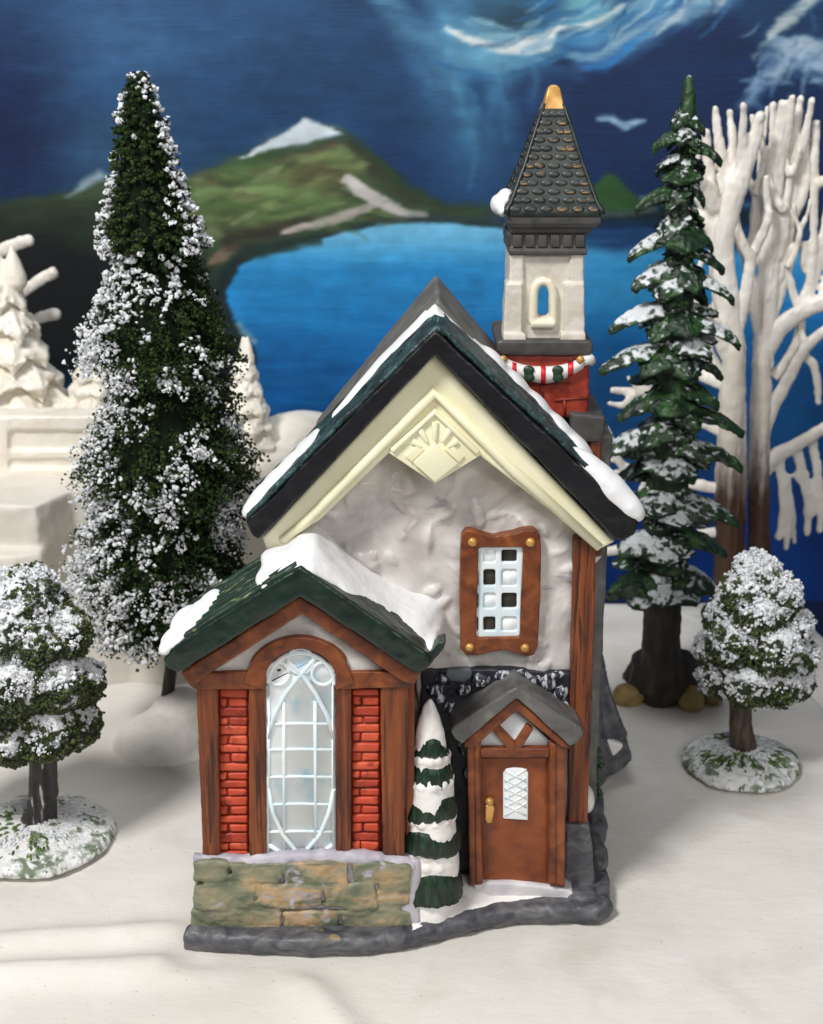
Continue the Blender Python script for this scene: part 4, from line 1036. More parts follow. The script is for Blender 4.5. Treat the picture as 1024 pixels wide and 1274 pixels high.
# ---- rock, snow and ivy at the back right of the base
mb = MB()
mb.pp([(737, 760), (745, 800), (754, 838), (766, 884), (780, 922), (788, 944), (780, 957), (762, 966), (736, 970), (725, 960), (728, 790)], 11.2, 2.4)
mb.ell((6.85, 10.7, 2.4), (1.15, 1.7, 3.3)); mb.ell((7.3, 11.6, 1.2), (1.3, 1.6, 1.8))
mb.ell((P(740, 1000, 6)[0]+.0, 6.2, .9), (.55, 1.4, .8)); mb.ell((P(742, 1030, 4.5)[0], 4.4, .8), (.45, 1.2, .7))
mb.build('rock', mt['kerb'], church, remesh=.1, smooth=5, disp=(('CLOUDS', 1.0, .3),))
mb = MB(); mb.pp([(728, 914), (744, 916), (777, 928), (768, 938), (746, 957), (728, 957)], 11.0, .6)
mb.build('rock_snow', mt['firsnow'], church, remesh=.07, smooth=5)
mb = MB(); mb.ell((P(738, 985, 5)[0]-.1, 6.0, 2.2), (.3, .7, .5)); mb.build('rock_snow', mt['firsnow'], church)
mb = MB()
for i in range(70):
    c = P(random.uniform(730, 745), random.uniform(934, 992), 8.6); mb.ell((c[0]+random.uniform(-.2, .1), 8.6+random.uniform(-.4, .6), c[2]), (.16, .16, .12), 6, 4, rot=Matrix.Rotation(random.random()*3, 3, 'X'))
mt['ivy'] = M('ivy_green', [(.3, (20, 44, 20)), (.7, (52, 84, 38))], 3, 4, .45, island=.4)
mb.build('ivy', mt['ivy'], church)
# ------------------------------------------------------------------ trees
ICO = None
def template(sub):
    bm = bmesh.new(); bmesh.ops.create_icosphere(bm, subdivisions=sub, radius=1)
    v = np.array([q.co[:] for q in bm.verts]); f = np.array([[q.index for q in t.verts] for t in bm.faces]); bm.free(); return v, f
OCT = (np.array([[1, 0, 0], [-1, 0, 0], [0, 1, 0], [0, -1, 0], [0, 0, 1], [0, 0, -1]], float),
       np.array([[0, 2, 4], [2, 1, 4], [1, 3, 4], [3, 0, 4], [2, 0, 5], [1, 2, 5], [3, 1, 5], [0, 3, 5]]))
ICO = template(1)
def crumbs(mb, cen, rad, tpl=OCT, jit=.35, squash=(.55, 1.0), m=None):
    cen = np.asarray(cen, float); n = len(cen)
    if n == 0: return
    tv, tf = tpl; k = len(tv)
    q = rng.normal(size=(n, 4)); q /= np.linalg.norm(q, axis=1)[:, None]
    w_, x, y, z = q.T
    R = np.stack([np.stack([1-2*(y*y+z*z), 2*(x*y-z*w_), 2*(x*z+y*w_)], -1), np.stack([2*(x*y+z*w_), 1-2*(x*x+z*z), 2*(y*z-x*w_)], -1),
                  np.stack([2*(x*z-y*w_), 2*(y*z+x*w_), 1-2*(x*x+y*y)], -1)], 1)
    sc_ = rng.uniform(squash[0], squash[1], size=(n, 1, 3))
    v = tv[None]*sc_*(1+jit*rng.uniform(-1, 1, size=(n, k, 1)))
    v = np.einsum('nij,nkj->nki', R, v)*np.asarray(rad)[:, None, None]+cen[:, None, :]
    off_ = len(mb.v)+np.arange(n)*k
    mb.v += [tuple(t) for t in v.reshape(-1, 3)]
    fs = (tf[None]+off_[:, None, None]).reshape(-1, 3)
    mb.f += [tuple(t) for t in fs.tolist()]
    mm = np.zeros(n, int) if m is None else np.asarray(m)
    mb.m += np.repeat(mm, len(tf)).tolist()
def n3(p, s_, o=0.0): return mn.noise((p[0]*s_+o, p[1]*s_+o*.7, p[2]*s_-o))

mt['needle'] = M('turf_needles', [(.2, (18, 34, 16)), (.5, (34, 54, 24)), (.8, (62, 76, 34))], 2, 3, .75, island=.6, spec=.2)
mt['flock'] = M('white_flock', [(.2, (192, 196, 200)), (.7, (236, 237, 238))], 2, 3, .7, island=.3, spec=.3)
mt['core'] = M('dark_bristle', [(.3, (10, 18, 10)), (.7, (20, 32, 16))], 3, 3, .85, spec=.1)
mt['bark'] = M('dark_bark', [(.3, (24, 20, 18)), (.7, (54, 44, 38))], 1.5, 5, .7, .5, (2, 2, .4), bump=((2, .8, .12, (2.4, 2.4, .4), .8),))

# ---- tall bottle brush tree, back left
YT = 15.6
bx = G(200, 885)[0]
tree = thing('bottle_brush_tree', (G(206, 885)[0], YT, 0), 'tall bottle brush fir dusted with white flock standing left of the church', 'tree', 'tall artificial fir trees')
prof_t = [(88, 166, 180), (110, 154, 190), (150, 143, 205), (200, 138, 222), (250, 129, 240), (285, 118, 258), (305, 122, 262), (322, 142, 252), (350, 126, 266), (400, 94, 286),
          (425, 92, 296), (440, 102, 298), (450, 134, 290), (480, 130, 294), (520, 104, 308), (545, 90, 322), (575, 88, 326), (590, 96, 316), (606, 112, 304), (640, 86, 306), (700, 78, 306), (735, 84, 296), (765, 100, 280), (790, 128, 250), (808, 150, 214)]
py_ = [q[0] for q in prof_t]; pl_ = [q[1] for q in prof_t]; pr_ = [q[2] for q in prof_t]
cen = []; rad = []; flo = []; flr = []
axis = lambda y: np.interp(y, [88, 300, 500, 800], [173, 190, 203, 206])
def outline(a, y):
    ax = axis(y); l, r = np.interp(y, py_, pl_), np.interp(y, py_, pr_)
    Rx = ((r-ax) if math.cos(a) > 0 else (ax-l))/29.2; Ry = (r-l)/2/29.2
    return 1/math.sqrt((math.cos(a)/max(Rx, .05))**2+(math.sin(a)/max(Ry, .05))**2)
for y in np.arange(92, 792, .60):
    c = P(axis(y), y, YT); R0 = outline(1.57, y)
    for k in range(1+int(R0*.65+random.random())):
        a = random.random()*2*PI; ca, sa = math.cos(a), math.sin(a)
        up_ = float(sm(300, 420, y))
        L_ = outline(a, y)*.93*(1+(.05+.07*up_)*random.uniform(-1, 1)+(.10*up_+.03)*mn.noise((ca*3, sa*3, y*.045)))
        droop = .10+.16*up_
        wv = mn.noise((ca*3.2+.5, sa*3.2, y*.028+7))+.6*mn.noise((ca*8, sa*8, y*.09))
        if y < 305:
            thr = .62-1.15*max(0, ca-.35)/.65-(1.1*max(0, -ca-.62)/.38 if y > 215 else .6*max(0, -ca-.75)/.25)
            if y < 112: thr = -.5+(y-88)/36
        else:
            thr = .24-.42*max(0, -ca)-.22*float(sm(540, 740, y))-.10*max(0, -sa)*float(sm(420, 560, y))+.06*max(0, ca)-(.40 if y < 445 and ca < -.1 else 0)-(.18 if y < 370 else 0)
        snowy = wv > thr
        n = int(10+L_*5); wig = (random.uniform(-.3, .3), random.uniform(-.2, .3))
        for q in range(n):
            t = 1-random.random()**1.3*(.5 if L_ > 1 else .9)
            spr = .045+.10*up_*t
            r_ = L_*t
            p = (c[0]+ca*r_-sa*wig[0]*t*t+random.gauss(0, spr), YT+sa*r_+ca*wig[0]*t*t+random.gauss(0, spr), c[2]-L_*droop*t*t+wig[1]*t*.6+random.gauss(0, spr*.8))
            if snowy and t > (.80 if y > 305 else .86) and random.random() < .85:
                flo.append((p[0], p[1], p[2]+.07)); flr.append(random.choice((.035, .045, .06, .08, .11, .14)))
            else: cen.append(p); rad.append(random.uniform(.05, .115))
mb = MB(); crumbs(mb, cen, rad); mb.build('crown', mt['needle'], tree, flat=True)
mb = MB(); crumbs(mb, flo, flr, ICO, .45, (.35, 1)); fl = mb.build('snow_flock', mt['flock'], tree, flat=True)
prof_c = []
rows = []
for y in np.linspace(94, 800, 60):
    l, r = np.interp(y, py_, pl_), np.interp(y, py_, pr_); ax = axis(y); c = P(ax, y, YT)
    rows.append([(c[0]+math.cos(a)*.66*((r-ax) if math.cos(a) > 0 else (ax-l))/29.2, YT+math.sin(a)*.66*(r-l)/58.4, c[2]) for a in np.linspace(0, 2*PI, 24, endpoint=False)])
mb = MB(); mb.grid(rows, 0, True); mb.f += [tuple(range(23, -1, -1)), tuple(range(len(mb.v)-24, len(mb.v)))]; mb.m += [0, 0]
mb.build('bristle_core', mt['core'], tree)
mb = MB(); mb.tube([(G(217, 885)[0]-.2, YT, -.1), P(217, 800, YT), P(214, 740, YT)], [.30, .28, .25], 10)
mb.build('trunk', mt['bark'], tree)
# stray bristles below the crown
mb = MB()
for x, y, x2, y2 in [(165, 780, 150, 806), (120, 760, 100, 782), (262, 762, 280, 778), (200, 790, 190, 812)]:
    mb = MB(); mb.tube([P(x, y, YT-1), P(x2, y2, YT-1.4)], .025, 5); mb.build('bristle', mt['bark'], tree)
# white mound at its foot
mb = MB(); mo = G(206, 905)
mb.ell((mo[0]+.1, 14.6, .1), (2.1, 2.0, 1.4), 24, 14); mb.ell((mo[0]+.8, 15.6, .4), (1.5, 1.5, 1.9), 20, 12); mb.ell((mo[0]+.4, 14.9, .0), (2.6, 2.4, .4), 24, 10)
o = mb.build('snow_mound', mt['ground'], None, remesh=.1, smooth=14, disp=(('CLOUDS', 1.0, .18),), loc=(mo[0], 14.6, 0))
tag(o, 'smooth rounded white snow mound on the ground behind the left corner of the church', 'snow mound')

# ---- sculpted resin conifer, back right
YC = 19.0
con = thing('resin_conifer', (G(822, 868)[0], YC, 0), 'tall sculpted fir with drooping snow brushed green boughs right of the church', 'tree', 'tall artificial fir trees')
mt['conifer'] = M('conifer_resin', [(.25, (8, 22, 12)), (.5, (22, 48, 24)), (.8, (66, 106, 50))], 1.4, 6, .5, .8, bump=((2.6, .8, .12, U1, .8),),
                  up=((216, 220, 222), .66, 1.02, 3.2, 1.7), upisl=.7)
mt['cbark'] = M('conifer_bark', [(.3, (30, 24, 20)), (.7, (66, 54, 42))], 1.5, 5, .65, .6, (1.6, 1.6, .5), bump=((2, .8, .15, (2, 2, .6), .8),))
mt['root'] = M('tan_root', [(.3, (120, 98, 52)), (.7, (170, 146, 92))], 1.5, 4, .6, bump=((2, .4, .08, U1, .5),))
ca_ = lambda y: float(np.interp(y, [95, 300, 500, 760, 870], [857, 846, 838, 822, 820]))
bm_ = MB()
def bough(root, tip, wd, droop, seed, bm_=bm_, roof=.32, thick=.2):
    root, tip = Vector(root), Vector(tip); d = tip-root; L_ = d.length
    h = Vector((d.x, d.y, 0)); h = h.normalized() if h.length > 1e-4 else Vector((0, -1, 0))
    sdir = Vector((0, 0, 1)).cross(h)
    mid = root.lerp(tip, .55)+Vector((0, 0, droop))
    nu, nv = 16, 11; top = []; bot = []
    for i in range(nu):
        u = i/(nu-1); c = root*(1-u)**2+mid*2*u*(1-u)+tip*u*u
        wv = wd*(.55+.45*math.sin(PI*min(1, u*.9+.1))**.8)*(1-.70*u**3)
        if u > .95: wv *= .6
        rt, rb = [], []
        for j in range(nv):
            s_ = j/(nv-1)*2-1
            jag = 1+.30*mn.noise((u*6+seed, s_*2, seed*3))+(.20*math.sin(u*26+seed) if abs(s_) > .75 else 0)
            rid = .07*math.cos(s_*9+seed)*(1-abs(s_)*.3)+.08*mn.noise((u*7, s_*4, seed))
            zz = -abs(s_)**1.7*wv*roof+rid
            ext = .14*wd*(mn.noise((s_*4, seed, 2))) if u > .8 else 0
            q = c+sdir*(s_*wv*jag)+h*ext
            rt.append((q.x, q.y, q.z+zz+.09*(1-abs(s_)))); rb.append((q.x-h.x*.05, q.y-h.y*.05, q.z+zz-.10-thick*(1-abs(s_))*(1-.5*u)))
        top.append(rt); bot.append(rb)
    rows = [t+b_[::-1] for t, b_ in zip(top, bot)]
    bm_.grid(rows, 0, True); n = len(bm_.v); k = 2*nv
    bm_.f += [tuple(range(n-nu*k+k-1, n-nu*k-1, -1)), tuple(range(n-k, n))]; bm_.m += [0, 0]
tips = [  # tip pixel, depth of tip in front of (-) or behind (+) the trunk, half width cm
    (838, 158, -.6, .34), (878, 165, -.5, .34), (845, 176, -.9, .4), (868, 182, -.8, .36), (811, 186, -.2, .5), (899, 202, -.1, .5), (815, 214, .5, .42), (846, 226, -1.2, .6), (876, 214, .8, .4),
    (788, 264, -.2, .55), (878, 254, -.4, .45), (850, 252, .8, .5), (830, 262, -1.0, .5), (780, 322, -.3, .6), (888, 309, -.4, .55), (853, 312, -1.5, .75), (826, 300, -.9, .5), (868, 290, .8, .6),
    (786, 360, -.9, .6), (902, 338, -.1, .6), (822, 372, -1.6, .7), (915, 374, -.5, .55), (870, 362, -1.4, .65), (880, 380, .9, .5), (757, 412, -.4, .7), (804, 398, .9, .5), (924, 430, -.4, .65), (858, 418, -1.7, .7), (884, 446, -1.4, .75), (810, 424, -1.3, .6),
    (744, 464, -.5, .75), (800, 468, -1.5, .7), (860, 470, -1.7, .8), (900, 470, .8, .6), (768, 520, -.4, .75), (896, 506, -.8, .7), (840, 516, -1.9, .85), (800, 510, 1.0, .7), (927, 541, -.7, .7), (868, 535, -1.6, .75),
    (750, 566, -.6, .85), (800, 556, -1.5, .75), (926, 584, -.5, .7), (842, 598, -2.0, .9), (886, 575, -1.3, .7), (762, 600, .9, .7), (778, 636, -.6, .85), (815, 640, -1.8, .85), (850, 655, -2.0, .9), (921, 652, -.6, .8), (886, 650, -1.5, .75),
    (768, 690, -.9, .9), (880, 682, -1.2, .8), (830, 700, -2.0, .95), (905, 690, .5, .8), (850, 690, -1.6, .7), (755, 742, -.8, .95), (790, 756, -1.7, .95), (830, 752, -2.2, 1.0), (868, 750, -1.9, .95), (893, 738, -1.0, .9), (770, 735, 1.0, .9), (890, 730, 1.2, .9)]
for i, (x, y, dy, wd) in enumerate(tips):
    lift = (40 if abs(x-ca_(y)) < 40 else 26) if y > 250 else 18
    rt = P(ca_(y)+(x-ca_(y))*.06, y-lift-abs(x-ca_(y))*.10, YC); tp = P(x, y, YC+dy)
    bough((rt[0], YC, rt[2]), tp, wd*1.42, .22+.008*abs(x-ca_(y)), i*1.37, thick=.34, roof=.42)
for i in range(30):                           # short inner boughs that fill the stem
    y = 190+i*18; a = -PI/2+random.uniform(-1.5, 1.5); R_ = float(np.interp(y, [190, 300, 460, 740], [.5, .8, 1.15, 1.4]))
    c = P(ca_(y), y, YC); bough((c[0], YC, c[2]+.5), (c[0]+math.cos(a)*R_, YC+math.sin(a)*R_, c[2]-.35), R_*.75, .15, i*3.3+.5)
for i in range(34):                           # boughs around the far side
    y = 150+i*17.5; a = .35+random.random()*(PI-.7); R_ = float(np.interp(y, [120, 260, 460, 740], [.5, 1.6, 2.5, 2.6]))
    c = P(ca_(y), y, YC); bough((c[0], YC, c[2]+.7), (c[0]+math.cos(a)*R_, YC+math.sin(a)*R_, c[2]), R_*.44, .2, i*2.1)
sp_t = [P(857, 94, YC), P(857, 104, YC), P(856, 125, YC), P(855, 150, YC), P(852, 176, YC)]
bm_.tube([(x, YC, z) for x, _, z in sp_t], [.12, .24, .31, .42, .5], 12)
bm_.build('crown', mt['conifer'], con, sub=1, disp=(('CLOUDS', .28, .16), ('CLOUDS', .12, .05)))
mb = MB(); mb.tube([P(855, 180, YC), P(846, 300, YC), P(838, 500, YC), P(823, 700, YC)], [.3, .6, .9, 1.05], 12); mb.build('inner_stem', mt['conifer'], con)
mb = MB()
mb.tube([P(826, 690, YC), P(824, 770, YC), P(822, 815, YC), (G(822, 868)[0], YC+.5, .3)], [.85, .88, .95, 1.3], 16)
for x, y, dy in [(780, 850, -.8), (800, 868, -1.6), (842, 868, -1.7), (866, 858, -1.0), (884, 850, .4), (778, 840, 1)]:
    c = G(x, y); mb.tube([P(822, 815, YC+.5), ((P(822, 820, YC)[0]+c[0])/2, YC+.6+dy*.4, 1.5), (c[0]*.97+G(822, 868)[0]*.03, YC+.7+dy*.7, .5)], [.7, .75, .5], 10)
mb.build('trunk', mt['cbark'], con, remesh=.12, smooth=4, disp=(('CLOUDS', .9, .3),))
for x, y, r in [(783, 880, (.8, .6, .6)), (862, 886, (.62, .6, .75)), (889, 880, (.5, .5, .55))]:
    c = G(x, y); mb = MB(); mb.ell((c[0], c[1]+.45, .40), r); mb.build('root', mt['root'], con, remesh=.07, smooth=3, disp=(('CLOUDS', .6, .14),))

# ---- small round snow dusted trees
mt['grassblade'] = M('grass_tuft', [(.3, (52, 74, 34)), (.7, (104, 126, 62))], 2, 3, .6, island=.5)
mt['grasssnow'] = M('snowy_grass_base', [(.3, (206, 206, 204)), (.6, (232, 232, 230))], 1.2, 5, .6, bump=((3, .9, .16, U1, .8), (9, .4, .05, U1, 0)),
                    over=(((62, 88, 40), 1.0, .50, .62, U1, .85), ((30, 44, 34), 3.4, .62, .70, U1, .8), ((236, 236, 234), 3.0, .52, .6, (1, 1, .5), .9)))
mt['leafgreen'] = M('olive_leaf', [(.2, (20, 32, 14)), (.5, (48, 62, 24)), (.8, (86, 96, 44))], 2, 4, .6, island=.6)
mt['crownbody'] = M('crown_foam', [(.3, (22, 32, 18)), (.7, (50, 60, 28))], 2.2, 5, .7, bump=((5, .8, .1, U1, .5),), over=(((214, 216, 220), 1.6, .56, .64, U1, .9),), up=((220, 222, 224), .25, .6, 2.2, 2.2))
mt['paintsnow'] = M('thick_white_paint', [(.2, (184, 188, 194)), (.7, (226, 227, 228))], 2, 4, .5, island=.35)
mt['smalltrunk'] = M('small_dark_trunk', [(.3, (26, 24, 26)), (.7, (66, 60, 58))], 1.6, 5, .55, .6, (2.4, 2.4, .5), bump=((2.2, .8, .12, (3, 3, .5), .8),), over=(((222, 222, 226), 1.6, .60, .66, (2.2, 2.2, .5), .9),))
mt['browntrunk'] = M('small_brown_trunk', [(.3, (44, 32, 26)), (.7, (96, 76, 62))], 1.6, 5, .55, .6, (2.4, 2.4, .5), bump=((2.2, .8, .12, (3, 3, .5), .8),))
def small_tree(bxy, brad, lobes, YL, trunk, tmat, label, wbias, ppc, crumb):
    t = thing('round_tree', (bxy[0], bxy[1], 0), label, 'tree', 'small round snow dusted trees')
    mb = MB()
    def fn(a, r, z): return (r*(1+.05*mn.noise((math.cos(a)*2, math.sin(a)*2, brad))), z)
    mb.lathe([(brad*.93, -.02), (brad, .18), (brad*.97, .42), (brad*.82, .66), (brad*.5, .86), (brad*.2, .95), (.05, .97)], (bxy[0], bxy[1], 0), 64, fn)
    mb.build('base', mt['grasssnow'], t, sub=1, disp=(('CLOUDS', .45, .16),))
    for part_, mat_, cnt in (('grass', mt['grassblade'], 420), ('snow_tuft', mt['paintsnow'], 620)):
        mb = MB(); rt_ = random.Random(cnt)
        for k in range(cnt):
            a = rt_.uniform(0, 2*PI); q = math.sqrt(rt_.random())*.93; dens = n3((math.cos(a)*q, math.sin(a)*q, 0), 2.2, brad)+(.25 if a > PI else -.2)*q-.1*math.cos(a)
            if (part_ == 'grass') != (dens > .12): continue
            r_ = q*brad*.97; z_ = .18+.76*(1-q**3.2)
            o_ = (bxy[0]+math.cos(a)*r_, bxy[1]+math.sin(a)*r_, z_); ln = rt_.uniform(.16, .34); a2 = a+rt_.uniform(-.5, .5)
            mb.tube([o_, (o_[0]+math.cos(a2)*ln*.6, o_[1]+math.sin(a2)*ln*.6, z_+.07-q*.10), (o_[0]+math.cos(a2)*ln, o_[1]+math.sin(a2)*ln, z_+.02-q*.22)], [.05, .055, .02], 5)
        mb.build(part_, mat_, t)
    mb = MB()
    for pts, r in trunk: mb.tube(pts, r, 12)
    mb.build('trunk', tmat, t, remesh=.07, smooth=2, disp=(('CLOUDS', .5, .12),))
    L_ = []
    for x, y, r, dy in lobes:
        c = P(x, y, YL+dy); L_.append((Vector(c), r/ppc))
    core = MB()
    for c, r in L_: core.ell(c, (r*.955, r*.955, r*.93), 20, 14)
    core.build('crown', mt['crownbody'], t, remesh=.10, smooth=1, disp=(('CLOUDS', 1.1, .45), ('CLOUDS', .35, .30)))
    gp, gr, wp_, wr_ = [], [], [], []
    for c, r in L_:
        for k in range(int(r*r*crumb*1.45)):
            d = Vector(rng.normal(size=3)).normalized()
            bump_ = 1+.16*n3(d, 2.0, c.x)+.12*n3(d, 4.5, c.z)
            p = c+Vector((d.x, d.y, d.z*.97))*r*bump_*random.uniform(.92, 1.03)
            if any((p-c2).length < r2*.90 for c2, r2 in L_ if c2 is not c): continue
            s_ = .55*d.z+wbias+.8*n3(p, .8, 3)+.9*n3(p, 2.4, 8)
            if s_ > 0.12: wp_.append(p+d*.04); wr_.append(random.choice((.04, .05, .06, .08, .11)))
            else: gp.append(p); gr.append(random.uniform(.05, .11))
    mb = MB(); crumbs(mb, gp, gr, ICO, .4, (.5, 1)); mb.build('leaves', mt['leafgreen'], t, flat=True)
    mb = MB(); crumbs(mb, wp_, wr_, ICO, .45, (.45, 1)); mb.build('snow', mt['paintsnow'], t, flat=True)
    return t
c = G(45, 1046)
small_tree((c[0], 6.6), 3.15, [(30, 752, 50, 0), (4, 785, 44, -.9), (74, 788, 39, -.2), (40, 800, 40, -.9), (-40, 800, 60, .2), (98, 848, 33, 0), (66, 852, 38, -1.0), (10, 852, 48, -1.5), (92, 900, 34, .1), (58, 908, 40, -1.1), (-30, 880, 56, -.8), (14, 915, 40, -1.1), (-70, 860, 60, 0), (30, 845, 62, .8), (62, 860, 50, 1.2), (60, 800, 44, .9)],
           6.6, [([P(52, 905, 6.6), P(50, 960, 6.6), P(48, 1010, 6.6), (G(46, 1036)[0], 6.7, .5)], [.5, .42, .46, .66]), ([P(64, 930, 6.5), P(65, 985, 6.6), (G(68, 1030)[0], 6.9, .5)], [.2, .24, .36]), ([(G(46, 1036)[0], 6.6, .9), (G(30, 1050)[0], 5.9, .8)], [.3, .12])],
           mt['smalltrunk'], 'small round tree with dark trunk on a grassy snow base, cut by the left edge', -.12, 32.7, 900)
c = G(920, 950)
small_tree((c[0], 12.6), 2.55, [(941, 716, 29, 0), (924, 738, 28, -.6), (962, 744, 33, -.3), (902, 768, 26, 0), (944, 766, 31, -1.0), (984, 778, 26, -.2), (914, 800, 33, -.9), (958, 806, 35, -1.2), (992, 816, 25, -.1), (888, 808, 25, 0), (896, 842, 27, -.2), (930, 848, 33, -1.1), (964, 850, 30, -.9), (990, 848, 23, 0), (940, 780, 46, .8), (922, 830, 40, .9), (960, 830, 40, .8)],
           12.6, [([P(922, 850, 12.6), P(921, 900, 12.6), (G(920, 942)[0], 12.7, .6)], [.5, .48, .62])],
           mt['browntrunk'], 'small round snow covered tree with brown trunk on an oval snowy base at the right', .10, 29.0, 900)

# ---- white frosted bare trees, far right
mt['frost'] = M('frosted_branch', [(.3, (224, 216, 204)), (.7, (240, 236, 228))], .8, 5, .38, .6, (1, 1, .4), bump=((1.6, .6, .14, (2, 2, .5), .6),), over=(((166, 134, 110), .8, .63, .71, (2, 2, .25), .6),))
mt['frosttrunk'] = M('brown_white_trunk', [(.3, (52, 32, 22)), (.6, (92, 64, 46)), (.75, (150, 126, 106))], .6, 5, .5, .6, (2.0, 2.0, .16), zg=((226, 217, 204), 6.5, 11.5, 6.0), bump=((1.2, .6, .14, (2.4, 2.4, .3), .6),))
def bare_tree(YB_, base, trunk, branches, label):
    t = thing('bare_tree', base, label, 'tree', 'frosted bare trees')
    for pts in trunk:
        mb = MB(); mb.tube([P(x, y, YB_) for x, y, r in pts], [r/26 for x, y, r in pts], 12); mb.build('trunk', mt['frosttrunk'], t, remesh=.12, smooth=2, disp=(('CLOUDS', .8, .2),))
    for grp in branches:
        mb = MB()
        for pts, dy in grp:
            q = resamp3([(*P(x, y, YB_+dy*i/max(1, len(pts)-1)), r/25.5) for i, (x, y, r) in enumerate(pts)])
            mb.tube([u[:3] for u in q], [u[3] for u in q], 10, flat=.62); mb.ell(q[-1][:3], (q[-1][3],)*3, 10, 6)
        mb.build('branch', mt['frost'], t, remesh=.11, smooth=2, disp=(('CLOUDS', .7, .16),))
    return t
def resamp3(p):
    p = np.array(p); t = np.arange(len(p)); tt = np.linspace(0, len(p)-1, len(p)*5)
    out = np.stack([np.interp(tt, t, p[:, k]) for k in range(p.shape[1])], 1)
    for _ in range(2): out[1:-1] = (out[:-2]+2*out[1:-1]+out[2:])/4
    return [tuple(q) for q in out]
TA = bare_tree(28.0, (P(906, 720, 28)[0], 28, 0), [[(906, 775, 22), (906, 700, 20), (907, 600, 19), (910, 500, 18), (914, 440, 15), (914, 400, 8)], [(926, 690, 3), (926, 600, 4), (925, 520, 5), (922, 450, 5)]], [
    [([(914, 440, 16), (905, 380, 17), (898, 310, 14), (908, 262, 14), (922, 222, 13), (936, 180, 10), (946, 146, 8)], -.3), ([(908, 262, 9), (900, 210, 8), (893, 170, 7), (890, 136, 5)], .3), ([(918, 230, 8), (924, 180, 7), (925, 132, 5)], -.8), ([(912, 245, 8), (912, 180, 7), (908, 140, 5)], .9)],
    [([(900, 330, 12), (894, 290, 11), (888, 250, 9), (880, 200, 8), (878, 166, 7)], .4), ([(890, 262, 9), (876, 232, 11), (866, 222, 9)], -.5), ([(897, 300, 9), (908, 230, 7), (909, 184, 6)], .8), ([(892, 300, 8), (874, 270, 7), (866, 260, 6), (868, 300, 5)], .6)],
    [([(912, 450, 14), (894, 410, 13), (876, 388, 12), (862, 376, 8)], -.4), ([(910, 480, 10), (880, 470, 10), (862, 460, 8)], .5)],
    [([(908, 540, 9), (860, 520, 8), (820, 500, 7), (790, 488, 7), (762, 486, 5)], .4), ([(800, 492, 6), (792, 478, 6), (782, 470, 4)], .2), ([(812, 498, 6), (802, 466, 6), (804, 440, 5)], .2), ([(792, 490, 6), (776, 505, 6), (758, 502, 4)], .2)],
    [([(907, 610, 9), (850, 600, 8), (806, 592, 7), (780, 584, 6), (762, 590, 5)], .6), ([(806, 592, 6), (798, 610, 5), (796, 622, 4)], .2), ([(786, 586, 6), (772, 574, 5), (758, 572, 4)], .2), ([(815, 590, 6), (812, 570, 5), (808, 556, 4)], .2), ([(780, 586, 5), (772, 604, 4)], .2), ([(765, 560, 7), (760, 545, 5), (756, 532, 3)], .2), ([(765, 560, 7), (775, 586, 5)], 0)],
    [([(905, 660, 8), (850, 668, 8), (800, 676, 8), (768, 684, 7), (752, 686, 6)], .6)],
], 'white frosted bare tree with a split upright crown, directly behind the green fir')
TB = bare_tree(29.5, (P(946, 700, 29.5)[0], 29.5, 0), [[(946, 760, 17), (945, 690, 16), (944, 600, 15), (946, 520, 15), (948, 450, 13), (950, 410, 7)]], [
    [([(948, 460, 15), (952, 400, 15), (957, 320, 15), (962, 240, 14), (968, 180, 11), (974, 130, 7)], -.3), ([(957, 320, 9), (950, 250, 8), (947, 200, 6), (946, 168, 5)], .5), ([(962, 250, 9), (964, 180, 8), (962, 132, 6)], .6), ([(970, 200, 9), (980, 160, 8), (986, 122, 5)], -.6)],
    [([(955, 380, 12), (974, 310, 12), (984, 250, 11), (988, 190, 9), (996, 124, 6)], .4), ([(986, 220, 8), (1002, 170, 7), (1010, 126, 5)], -.3), ([(980, 280, 9), (1000, 240, 8), (1004, 190, 6), (1006, 176, 5)], .6), ([(944, 330, 8), (938, 290, 7), (940, 240, 6)], .5)],
    [([(950, 440, 14), (970, 406, 13), (1000, 386, 12), (1030, 374, 11), (1070, 362, 9)], -.5), ([(996, 388, 10), (1010, 350, 9), (1022, 310, 8), (1030, 260, 6)], .4), ([(1008, 352, 7), (1012, 300, 6), (1014, 180, 6), (1016, 154, 6)], .2), ([(1020, 380, 8), (1034, 330, 7), (1040, 180, 6)], .5), ([(1014, 230, 7), (1030, 222, 7), (1050, 226, 6)], .2), ([(1000, 300, 6), (999, 330, 5), (1000, 336, 4)], .2)],
    [([(946, 540, 12), (964, 500, 10), (982, 470, 9), (998, 438, 8), (1014, 420, 8), (1040, 402, 7)], -.4), ([(1000, 440, 7), (1014, 456, 7), (1018, 484, 6), (1018, 500, 5)], .1), ([(1000, 436, 7), (998, 418, 6), (996, 404, 5)], .1)],
    [([(946, 590, 13), (962, 568, 12), (986, 556, 10), (1012, 540, 9), (1044, 522, 8)], -.3), ([(968, 566, 8), (972, 590, 8), (976, 630, 7), (968, 668, 5)], 0), ([(976, 632, 7), (982, 650, 6), (978, 682, 4)], 0), ([(976, 590, 7), (986, 640, 6), (988, 674, 4)], .3), ([(990, 556, 8), (1000, 594, 8), (1006, 632, 7), (1004, 664, 5)], 0), ([(1004, 604, 7), (1014, 620, 6), (1010, 640, 5)], 0), ([(1010, 546, 8), (1018, 590, 7), (1022, 640, 6), (1020, 660, 5)], 0), ([(990, 586, 7), (998, 600, 7), (1002, 590, 5)], 0)],
], 'white frosted bare tree with hanging lower twigs, cut by the right edge of the photo')
